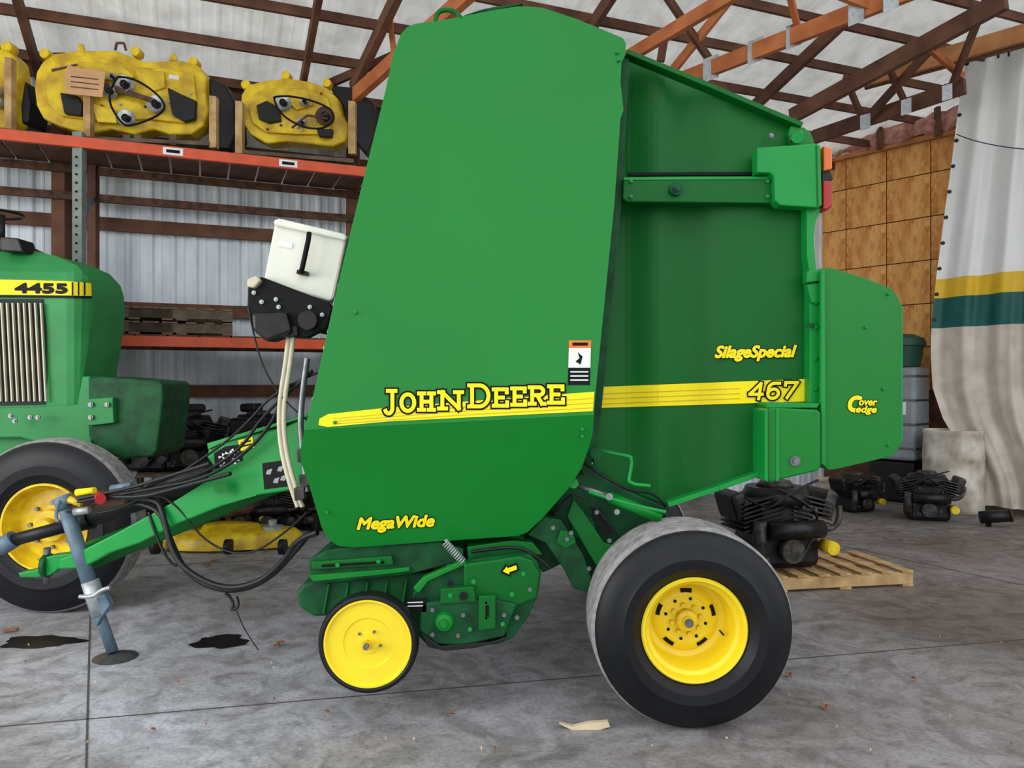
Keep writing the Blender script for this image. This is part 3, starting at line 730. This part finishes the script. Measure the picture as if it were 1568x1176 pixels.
hs=[
 [(250,975,4.5),(305,972,4.45),(318,1000,4.4),(335,1080,4.35),(372,1122,4.3),(440,1152,4.25),(510,1138,4.2),(560,1090,4.15),(580,1052,4.1),(620,1040,4.05)],
 [(250,982,4.52),(310,985,4.46),(330,1050,4.4),(365,1125,4.35),(440,1158,4.3),(515,1140,4.22),(570,1085,4.15),(600,1046,4.08)],
 [(180,975,4.5),(300,955,4.4),(420,930,4.3),(520,850,4.2),(560,760,4.15),(610,725,4.1)],
 [(180,985,4.5),(320,945,4.4),(420,880,4.3),(480,830,4.2),(540,760,4.15),(620,728,4.1)],
 [(130,985,4.5),(230,965,4.45),(380,935,4.4),(470,880,4.25),(520,800,4.2),(600,735,4.1)],
 [(485,600,4.1),(500,680,4.1),(525,740,4.1),(560,790,4.1),(612,830,4.08)],
 [(130,1000,4.5),(200,1010,4.5),(300,960,4.45),(350,990,4.4),(400,1060,4.4),(480,1090,4.35),(560,1040,4.2),(600,1000,4.1)],
 [(290,1000,4.45),(320,1100,4.4),(345,1105,4.4)],
 [(150,975,4.5),(250,955,4.42),(330,930,4.35),(410,905,4.25)],
 [(170,968,4.5),(260,975,4.42),(340,955,4.35),(450,925,4.2)],
]
for i,h in enumerate(hs): tubep('hydraulic_hose',h,(.016,.016,.010,.007,.009,.005,.006,.008,.011,.012)[i],'blackp')
tubep('coiled_lead',[(440,1158,4.28),(460,1175,4.28),(448,1195,4.26),(470,1185,4.26),(462,1165,4.28)],.008,'blackp')
tubep('cable_end',[(448,1160,4.3),(465,1200,4.3),(480,1235,4.3),(505,1270,4.3)],.003,'blackp')
end()

# ================================================================ TRACTOR
g=grp('tractor',W(60,1200,6.0))
hD=lambda x,y: 5.95+ (.35*((545-y)/70)**2 if y<545 else 0) + (.12*((x-130)/50)**2 if x>130 else 0)
hood=[(-250,470),(0,482),(60,488),(110,500),(150,518),(172,542),(180,566),(181,610),(172,680),(163,735),(156,790),(150,828),(120,834),(-250,850)]
hc=[((x,0),(1,0)) for x in (130,145,160,172)]
sheet('hood',hood,hD,.5,'green_t',.02,[((0,y),(0,1)) for y in (500,515,530,545)]+hc,seg=3)
decal('hood_stripe',[(-250,540),(130,549),(178,553),(179,578),(130,577),(-250,573)],hD,'dec_y',.012,hc)
text_px('hood_number','4455',30,130,571,18,.01,lambda x,y:5.938,'black',0,.003,2.0)
for x in (140,152,164): decal('stripe_gap',[(x,551),(x+3,551),(x+3,577),(x,577)],hD,'black',.016)
decal('stripe_underline',[(-250,575),(180,578),(180,582),(-250,579)],hD,'black',.014,hc)
decal('grille_recess',[(-250,584),(84,584),(90,640),(92,720),(88,790),(-250,800)],hD,'glass',.008)
for i in range(17):
    x=80-i*11
    beam('grille_slat',W(x,592,5.92),W(x+10,784,5.92),.02,.010,'cream')
pl('chassis_rail',[(-250,850),(100,842),(170,832),(170,880),(60,905),(-250,915)],6.0,.45,'green_t',.01)
pl('front_casting',[(-250,800),(40,796),(150,790),(160,735),(176,735),(180,880),(150,905),(90,870),(40,855),(-250,860)],5.9,.5,'green_t',.012)
pl('front_bracket',[(172,738),(200,735),(310,744),(318,750),(318,785),(306,880),(296,892),(240,897),(190,880),(172,850)],5.85,.5,'green_dirty',.015)
pl('bracket_lug',[(168,780),(220,776),(222,826),(170,832)],5.8,.1,'green_t',.006)
for (x,y) in ((178,790),(178,815),(210,790),(60,815),(75,815),(22,812),(30,822)): bolt(W(x,y,5.79),.02)
pl('front_axle',[(-50,900),(110,880),(140,900),(60,960),(-50,960)],5.75,.3,'green_d',.02)
pl('cowl',[(-250,450),(-20,455),(20,470),(60,490),(-250,490)],6.15,.3,'blackp',.02)
pl('lamp',[(0,462),(35,465),(45,492),(0,490)],6.0,.2,'engine',.01)
cyl('steering_column',W(2,420,6.4),W(2,480,6.4),.03,'blackp')
lathe('steering_wheel_rim',[(.19,0),(.2,.012),(.21,0),(.2,-.012),(.19,0)],W(-8,418,6.4),['blackp'],seg=40,axis='z')
tc_=W(85,1020,5.4); tc_.z=.62
wheel('front_',tc_,.62,.30,.30)
lathe('front_rim',[(.31,.03),(.31,.0),(.295,.0),(.285,.03),(.27,.10),(.25,.13),(.12,.12),(.11,.06),(0,.05)],tc_,['yellow_dirty'],seg=60)
for i in range(8):
    a=i*math.pi/4; p=tc_+Vector((.16*math.cos(a),.12,.16*math.sin(a))); cyl('lug_nut',p,p+Vector((0,-.03,0)),.015,'steel',seg=6)
cyl('front_hub',tc_+Vector((0,.06,0)),tc_+Vector((0,-.02,0)),.06,'yellow_dirty')
end()

# ================================================================ PALLET RACK
g=grp('pallet_rack',R(2,.5,0))
zt=3.88; zl=2.04
up_a=[RU(155,0)[0],RU(155,0)[0]+3.45,RU(155,0)[0]-3.45]
for a in up_a:
    for b in (0.0,1.0):
        beam('upright',R(a,b,0),R(a,b,zt+.1 if a<3 else zt),.09,.08,'upr' if b==0 else 'wood_d')
    for k in range(4):
        beam('brace',R(a,0,.4+k*.9),R(a,1,.9+k*.9),.03,.03,'jack')
for k in range(44):
    p=R(up_a[0],-.042,.3+k*.08)
    for s in (-.02,.02):
        q=p+u*s; cyl('upright_hole',q,q-vv*.003,.011,'black',seg=8)
for z in (zt,zl):
    beam('beam_orange',R(up_a[2],-.03,z),R(up_a[1],-.03,z),.05,.10,'orange',.004)
    beam('beam_rear',R(up_a[2],1.0,z),R(up_a[1],1.0,z),.05,.08,'rust',.004)
    for k in range(24):
        a=up_a[2]+k*.29
        beam('shelf_slat',R(a,0,z+.060),R(a,1,z+.060),.27,.02,'wood_d')
beam('upper_rear_beam',R(up_a[2],1.02,3.6),R(up_a[1],1.02,3.6),.05,.08,'rust')
for px in (338,563):
    a,Y=RU(px,-.06); 
    q=R(a,-.06,zt); beam('rack_label',q-u*.09,q+u*.09,.004,.07,'dwhite'); beam('rack_label_text',q-u*.06-vv*.004,q+u*.06-vv*.004,.002,.03,'black')
end()

def rackD(off): 
    return lambda x,y: RU(x,off)[1]
def pulley(n,x,y,D,r,m='galv'):
    lathe(n,[(0,-.05),(r*.25,-.05),(r*.3,-.03),(r*.5,-.03),(r*.95,-.045),(r,-.04),(r*.8,-.02),(r,0),(r*.95,.02)],W(x,y,D),[m],seg=28)
def skid(x0,x1,ytop,ybot,D):
    for x in (x0,x1):
        pl('skid_post',[(x,ytop),(x+14,ytop+2),(x+14,ybot),(x,ybot)],D(x,0)-.1,.08,'wood_p',.003)
g=grp('mower_deck',R(RU(235,.3)[0],.3,zt+.1))
d1=rackD(.30)
sheet('deck_shell',[(66,170),(70,140),(82,120),(105,104),(160,98),(225,98),(262,112),(280,120),(355,118),(388,128),(404,150),(402,190),(408,215),(398,245),(372,262),(330,262),(300,252),(262,262),(215,252),(170,262),(115,246),(84,232),(70,205)],d1,.22,'yellow_dirty',.022,seg=4)
off=lambda k:(lambda x,y:d1(x,y)-k)
sheet('deck_step',[(90,150),(110,122),(190,112),(260,130),(330,134),(378,146),(384,200),(360,240),(290,232),(200,236),(120,226),(92,200)],off(.04),.06,'yellow_dirty',.008,seg=2)
sheet('deck_ridge',[(150,120),(240,128),(262,150),(228,158),(180,150)],off(.08),.06,'yellow_dirty',.006)
sheet('deck_rib',[(262,132),(320,140),(322,170),(300,178),(272,160)],off(.07),.06,'yellow_dirty',.006)
sheet('deck_rib',[(176,200),(225,215),(228,240),(190,238)],off(.07),.06,'yellow_dirty',.006)
sheet('deck_label',[(330,145),(350,148),(349,156),(329,153)],off(.044),.002,'dwhite',0)
sheet('deck_slot',[(100,135),(150,124),(152,128),(102,140)],off(.044),.002,'rust',0)
sheet('idler_arm',[(205,160),(300,192),(304,202),(200,172)],off(.12),.02,'rust',.003)
for (x,y,r) in ((245,166,.085),(306,205,.085),(248,232,.08),(216,180,.065),(222,152,.035)): pulley('spindle_pulley',x,y,d1(x,y)-.08,r); pulley('spindle_cap',x,y,d1(x,y)-.13,r*.45,'engine')
sheet('belt_cover_black',[(326,170),(350,182),(382,196),(380,232),(360,238),(336,224)],off(.08),.06,'blackp',.01)
sheet('belt_cover_black',[(116,180),(150,186),(162,205),(158,226),(125,222)],off(.08),.06,'blackp',.01)
tubep('deck_belt',[(230,150,7.12),(262,150,7.16),(322,195,7.2),(320,222,7.2),(255,248,7.16),(234,240,7.14),(205,185,7.12),(230,150,7.12)],.01,'black')
for i in range(14):
    x=random.uniform(95,375); y=random.uniform(130,235); bolt(W(x,y,d1(x,y)-.045),.014,'rust' if i%2 else 'galv')
for (x,y) in ((92,108),(268,104),(380,124)): lathe('gauge_roller',[(0,-.05),(.045,-.05),(.05,-.03),(.05,.05),(0,.06)],W(x,y,d1(x,y)+.1),['yellow_dirty'],seg=20)
tubep('lift_bracket',[(225,98,7.3),(228,84,7.3),(242,84,7.3),(246,98,7.3)],.012,'rust',2)
for x in (150,330): sheet('lift_ear',[(x,100+(x>200)*18),(x+3,86+(x>200)*18),(x+12,86+(x>200)*18),(x+16,100+(x>200)*18)],off(-.05),.02,'yellow_dirty',.003)
sheet('discharge_chute',[(408,150),(440,165),(458,200),(462,262),(448,292),(410,290)],lambda x,y:d1(x,y)+.05,.35,'blackp',.02)
sheet('cardboard_note',[(132,126),(150,132),(206,140),(200,190),(128,182),(126,150)],off(.16),.004,'cardboard',0)
for y in (148,158,168): sheet('note_writing',[(138,y),(192,y+6),(192,y+8),(138,y+2)],off(.163),.001,'rust',0)
for k in range(3): sheet('skid_rail',[(78+k*4,262+k*2),(408,276+k*5),(408,284+k*5),(78,268+k*3)],lambda x,y:d1(x,y)-.12+k*.1,.06,'wood_g',.003)
skid(162,408,186,288,d1)
for x in (240,262,330): sheet('skid_block',[(x,262),(x+14,262),(x+14,284),(x,282)],off(.11),.1,'wood_g',.003)
end()
g=grp('mower_deck',R(RU(570,.3)[0],.3,zt+.1))
d2=rackD(.30); off2=lambda k:(lambda x,y:d2(x,y)-k)
sheet('deck_shell',[(470,215),(471,185),(482,166),(520,156),(560,152),(600,158),(640,172),(660,192),(668,225),(684,245),(676,275),(650,286),(600,280),(560,276),(520,280),(488,262),(474,240)],d2,.22,'yellow_dirty',.022,seg=4)
sheet('deck_step',[(486,212),(496,182),(540,170),(600,174),(640,190),(652,230),(640,262),(580,262),(520,258),(494,240)],off2(.04),.06,'yellow_dirty',.008,seg=2)
sheet('deck_rib',[(560,176),(600,180),(612,205),(580,215),(556,195)],off2(.07),.06,'yellow_dirty',.006)
for (x,y,r) in ((554,202,.08),(636,228,.1),(590,240,.05),(596,200,.045)): pulley('spindle_pulley',x,y,d2(x,y)-.08,r,'rust' if x==636 else 'galv'); pulley('spindle_cap',x,y,d2(x,y)-.13,r*.45,'engine')
tubep('idler_rod',[(570,250,7.85),(600,225,7.83),(640,232,7.82)],.012,'rust',2)
tubep('deck_belt',[(535,190,7.8),(560,184,7.8),(640,205,7.85),(655,232,7.85),(635,252,7.85),(590,250,7.8),(540,218,7.8),(535,190,7.8)],.01,'black')
sheet('belt_cover_black',[(500,205),(520,196),(545,210),(548,236),(525,240),(505,232)],off2(.08),.06,'blackp',.01)
sheet('belt_cover_black',[(618,250),(650,252),(648,268),(622,266)],off2(.08),.06,'blackp',.01)
for i in range(9):
    x=random.uniform(495,640); y=random.uniform(180,255); bolt(W(x,y,d2(x,y)-.045),.014,'rust' if i%2 else 'galv')
for (x,y) in ((482,168),(640,165),(560,150),(665,255)): lathe('gauge_roller',[(0,-.05),(.045,-.05),(.05,-.03),(.05,.05),(0,.06)],W(x,y,d2(x,y)+.1),['yellow_dirty'],seg=20)
sheet('discharge_chute',[(640,165),(690,170),(730,200),(735,260),(715,300),(690,270),(684,225)],lambda x,y:d2(x,y)+.12,.35,'blackp',.02)
for k in range(3): sheet('skid_rail',[(470,292+k*3),(690,310+k*4),(690,318+k*4),(470,299+k*3)],lambda x,y:d2(x,y)-.12+k*.1,.06,'wood_g',.003)
skid(459,680,196,300,d2)
end()
g=grp('mower_deck',R(RU(-20,.3)[0],.3,zt+.1))
sheet('deck_shell',[(-180,110),(-60,90),(12,95),(30,112),(36,150),(28,200),(30,235),(10,252),(-180,240)],d2,.22,'yellow_dirty',.03,seg=4)
sheet('discharge_chute',[(32,150),(52,160),(60,200),(56,240),(34,240)],lambda x,y:d2(x,y)+.08,.3,'blackp',.02)
for (x,y) in ((-8,178),(-5,200)): pulley('spindle_pulley',x,y,d2(x,y)-.05,.06)
lathe('gauge_roller',[(0,-.05),(.05,-.05),(.06,-.03),(.06,.05),(0,.06)],W(18,96,d2(0,0)+.1),['yellow_dirty'],seg=20)
sheet('skid_rail',[(-180,242),(30,252),(30,262),(-180,252)],lambda x,y:d2(x,y)-.12,.2,'wood_g',.003)
sheet('skid_post',[(8,110),(22,112),(22,262),(8,260)],lambda x,y:d2(x,y)-.12,.08,'wood_p',.003)
end()

def pallet(name,c,ang,L=1.2,Wd=1.0,m='wood_p',n=7):
    g=grp(name,c); rot=Matrix.Rotation(ang,3,'Z'); c=Vector(c)
    def bx(n_,p,s): box(n_,c+rot@Vector(p),s,m,(0,0,ang),.003)
    for s in (-1,0,1): bx('stringer',(0,s*(Wd/2-.03),.065),(L,.045,.09))
    for i in range(n): bx('top_board',((i/(n-1)-.5)*(L-.1),0,.119),(.1,Wd,.018))
    for i in (0,.5,1): bx('bottom_board',((i-.5)*(L-.1),0,.010),(.1,Wd,.018))
    end()
angR=math.atan2(.375,.927)
for k in range(2):
    a,Y=RU(215+k*120,.35); pallet('shelf_pallet',R(a+.1,.5,zl+.077),angR,.95,.8,'wood_g',6)
    pallet('shelf_pallet',R(a+.1,.5,zl+.077+.14),angR,.95,.8,'wood_g',6)

def engine(name,c,s,ang,yel=False,seed=0):
    rnd=random.Random(seed); g=grp(name,c); c=Vector(c); rot=Matrix.Rotation(ang,3,'Z')
    P=lambda x,y,z: c+rot@Vector((x*s,y*s,z*s))
    def bx(n,x,y,z,a,b,d,m,r=(0,0,0),bev=.015): box(n,P(x,y,z),(a*s,b*s,d*s),m,(r[0],r[1],ang+r[2]),bev*s)
    bx('sump',0,0,.12,.46,.38,.24,'engine',bev=.05)
    bx('crankcase',0,0,.33,.40,.34,.22,'engine',bev=.04)
    for k in range(7):
        bx('fin',.17,-.02,.30+k*.03,.30,.34,.012,'engine2',(0,.25,0),.002)
        bx('fin',-.19,-.02,.30+k*.03,.30,.34,.012,'engine',(0,-.25,0),.002)
    bx('head_right',.33,0,.42,.10,.30,.2,'engine2',(0,.3,0),.03); bx('head_left',-.33,0,.42,.1,.30,.2,'engine',(0,-.3,0),.03)
    cyl('flywheel_shroud',P(0,0,.44),P(0,0,.54),.25*s,'engine',.2*s); cyl('screen',P(0,0,.54),P(0,0,.58),.13*s,'engine2',.10*s)
    if seed%2: bx('air_filter',.06,.1,.61,.22,.18,.09,'engine',bev=.03)
    cyl('muffler',P(-.2,-.25,.28),P(.2,-.25,.28),.06*s,'rust' if seed%3==0 else 'engine')
    cyl('oil_filter',P(.24,-.2,.16),P(.24,-.32,.16),.045*s,'yellow_dirty' if yel else 'engine2')
    cyl('starter',P(-.24,-.22,.1),P(-.24,-.22,.34),.045*s,'engine2'); cyl('crank_pulley',P(-.02,-.19,.14),P(-.02,-.27,.14),.08*s,'engine2')
    tube('exhaust_pipe',[P(.2,-.25,.28),P(.34,-.26,.26),P(.36,-.2,.42)],.02*s,'engine2'); tube('fuel_line',[P(-.1,-.2,.55),P(.1,-.3,.45),P(.2,-.22,.3),P(.05,-.26,.1)],.009*s,'blackp')
    tube('wiring',[P(-.3,-.1,.5),P(-.25,-.3,.4),P(-.05,-.3,.55),P(.2,-.2,.6)],.008*s,'blackp')
    for k in range(10): 
        x=rnd.uniform(-.2,.2); z=rnd.uniform(.05,.42); cyl('bolt',P(x,-.17,z),P(x,-.21,z),.014*s,'engine2',seg=6)
    end()
pallet('wood_pallet',(2.58,6.45,.0),math.radians(10),1.2,.75)
engine('salvage_engine',(2.20,6.42,.13),1.2,.2,True,2)
def gp(px,py): 
    Y=H*F/(py-750); return ((px-1000)*Y/F,Y,0)
engine('salvage_engine',(4.42,9.9,0),.85,.4,True,22)
engine('salvage_engine',(5.02,9.3,0),1.0,-.3,True,4)
for i,(px,s,a) in enumerate(((300,.9,.3),(372,1.0,-.4),(448,1.05,.8),(530,.95,.2),(612,.95,-.6))):
    a0_,Y0=RU(px,.72); p=R(a0_,.72,0)
    engine('salvage_engine',(p.x,p.y,0.0),s,a,i==2,10+i)
g=grp('storage_bench',R(RU(440,.75)[0],.75,.72))
a0_=RU(270,.75)[0]; a1_=RU(640,.75)[0]
beam('bench_top',R(a0_,.75,.70),R(a1_,.75,.70),.7,.03,'wood_g')
for a in (a0_,(a0_+a1_)/2-.1,a1_):
    beam('bench_leg',R(a,.45,0),R(a,.45,.69),.05,.05,'wood_g'); beam('bench_leg',R(a,1.05,0),R(a,1.05,.69),.05,.05,'wood_g')
end()
for i,px in enumerate((300,368,440,505,575)):
    a0_,Y0=RU(px,.75); p=R(a0_,.75,.72); engine('salvage_engine',(p.x,p.y,.72),.86+.2*(i%2),.5*i,False,30+i)
g=grp('exhaust_stub',(5.45,8.9,0))
q=Vector((5.36,8.8,0)); cyl('pipe',q+Vector((0,0,.1)),q+Vector((.28,-.1,.14)),.07,'engine'); cyl('pipe_mouth',q+Vector((.28,-.1,.14)),q+Vector((.30,-.107,.143)),.075,'rust'); cyl('pipe_foot',q+Vector((.1,0,0)),q+Vector((.1,0,.09)),.03,'engine')
end()
cc=Vector((-2.85,7.75,0))
g=grp('mower_deck',cc)
bm=bmesh.new()
def deckring(rx,ry,z,bm):
    return [bm.verts.new((cc.x+rx*(1+.08*math.cos(3*a))*math.cos(a),cc.y+ry*(1+.08*math.cos(3*a))*math.sin(a),z)) for a in [2*math.pi*i/40 for i in range(40)]]
rs=[deckring(.68,.36,.02,bm),deckring(.68,.36,.12,bm),deckring(.62,.32,.17,bm),deckring(.30,.2,.17,bm),deckring(.27,.17,.22,bm)]
for k in range(len(rs)-1):
    for i in range(40): bm.faces.new((rs[k][i],rs[k][(i+1)%40],rs[k+1][(i+1)%40],rs[k+1][i]))
bm.faces.new(rs[-1]); mk('deck_shell',bm,'yellow_dirty',True)
for dx in (-.45,.45): lathe('spindle',[(.1,0),(.1,.04),(.04,.05),(.04,.1),(0,.1)],(cc.x+dx,cc.y-.05,.17),['galv'],seg=24,axis='z')
for dx in (-.6,.1,.62): cyl('caster',(cc.x+dx,cc.y-.38,.07),(cc.x+dx+.06,cc.y-.38,.07),.07,'blackp')
end()
g=grp('scrap_sheet_metal',(-3.9,7.5,0))
q=Vector((-3.85,7.4,0)); box('bent_panel',q+Vector((0,.1,.28)),(.4,.03,.5),'yellow_dirty',(.5,.1,.2),.005); box('bent_panel_edge',q+Vector((.0,.0,.06)),(.4,.04,.1),'rust',(.2,0,.2),.005)
end()
p=(5.70,9.92,0)
g=grp('plastic_drum',p)
lathe('drum_body',[(0,0),(.33,0),(.35,.03),(.355,.3),(.365,.33),(.355,.36),(.355,.66),(.365,.69),(.355,.72),(.345,.98),(.355,1.0),(.355,1.04),(.33,1.04),(.32,.99),(0,.98)],p,['drum'],seg=48,axis='z')
end()
p=(4.35,10.6,0); g=grp('plastic_bucket',p)
lathe('bucket_body',[(0,0),(.13,0),(.165,.3),(.175,.3),(.175,.33),(.16,.33),(.15,.3),(0,.29)],p,['drum'],seg=32,axis='z')
tube('bail',[Vector(p)+Vector((-.17,-.05,.3)),Vector(p)+Vector((0,-.2,.12)),Vector(p)+Vector((.17,-.05,.3))],.005,'steel'); end()
tq=Vector((5.42,10.78,0)); ta=math.atan2(-.766,.643)
g=grp('storage_tote',tq)
box('tote_base',tq+Vector((0,0,.28)),(.62,.45,.56),'blackp',(0,0,ta),.03)
box('tote_body',tq+Vector((0,0,1.22)),(.66,.5,1.28),'tote',(0,0,ta),.05)
for k in range(4): box('tote_band',tq+Vector((0,0,.75+k*.33)),(.68,.52,.03),'steel',(0,0,ta),.005)
box('tote_label',tq+Matrix.Rotation(ta,3,'Z')@Vector((.1,-.255,1.3)),(.22,.01,.18),'dwhite',(0,0,ta))
end()
g=grp('garbage_bin',tq+Vector((0,0,1.87)))
lathe('bin_body',[(0,1.87),(.28,1.87),(.32,2.15),(.35,2.16),(.35,2.2),(.33,2.26),(.2,2.32),(0,2.33)],tq,['bin'],seg=36,axis='z')
end()

# ================================================================ LIGHT / WORLD / CAMERA
wd=bpy.data.worlds.new('World'); sc.world=wd; wd.use_nodes=True
nt=wd.node_tree; bg=nt.nodes['Background']; N,L=nt.nodes,nt.links
tc=N.new('ShaderNodeTexCoord'); sx=N.new('ShaderNodeSeparateXYZ'); L.new(tc.outputs['Generated'],sx.inputs[0])
cr=N.new('ShaderNodeValToRGB'); mr=N.new('ShaderNodeMapRange'); mr.inputs['From Min'].default_value=-1; mr.inputs['From Max'].default_value=1
L.new(sx.outputs['Z'],mr.inputs['Value']); L.new(mr.outputs[0],cr.inputs['Fac'])
cr.color_ramp.elements[0].position=.42; cr.color_ramp.elements[0].color=(.34,.33,.31,1)
cr.color_ramp.elements[1].position=.56; cr.color_ramp.elements[1].color=(.92,.96,1,1)
L.new(cr.outputs[0],bg.inputs['Color']); bg.inputs['Strength'].default_value=1.75
def area(name,loc,target,sx,sy,e,col=(1,1,1)):
    l=bpy.data.lights.new(name,'AREA'); l.shape='RECTANGLE'; l.size=sx; l.size_y=sy; l.energy=e; l.color=col
    o=bpy.data.objects.new(name,l); o.location=loc; d=Vector(target)-Vector(loc); o.rotation_euler=d.to_track_quat('-Z','Y').to_euler(); sc.collection.objects.link(o)
area('door_daylight',(-6.5,1.0,2.6),(0.5,4,1.0),4,3,230,(1,.985,.96))
cam=bpy.data.cameras.new('camera'); cam.sensor_width=36; cam.lens=36*F/2000; cam.clip_end=100; cam.clip_start=.05
co=bpy.data.objects.new('camera',cam); co.location=(0,0,H); co.rotation_euler=(math.radians(90),0,0); sc.collection.objects.link(co); sc.camera=co
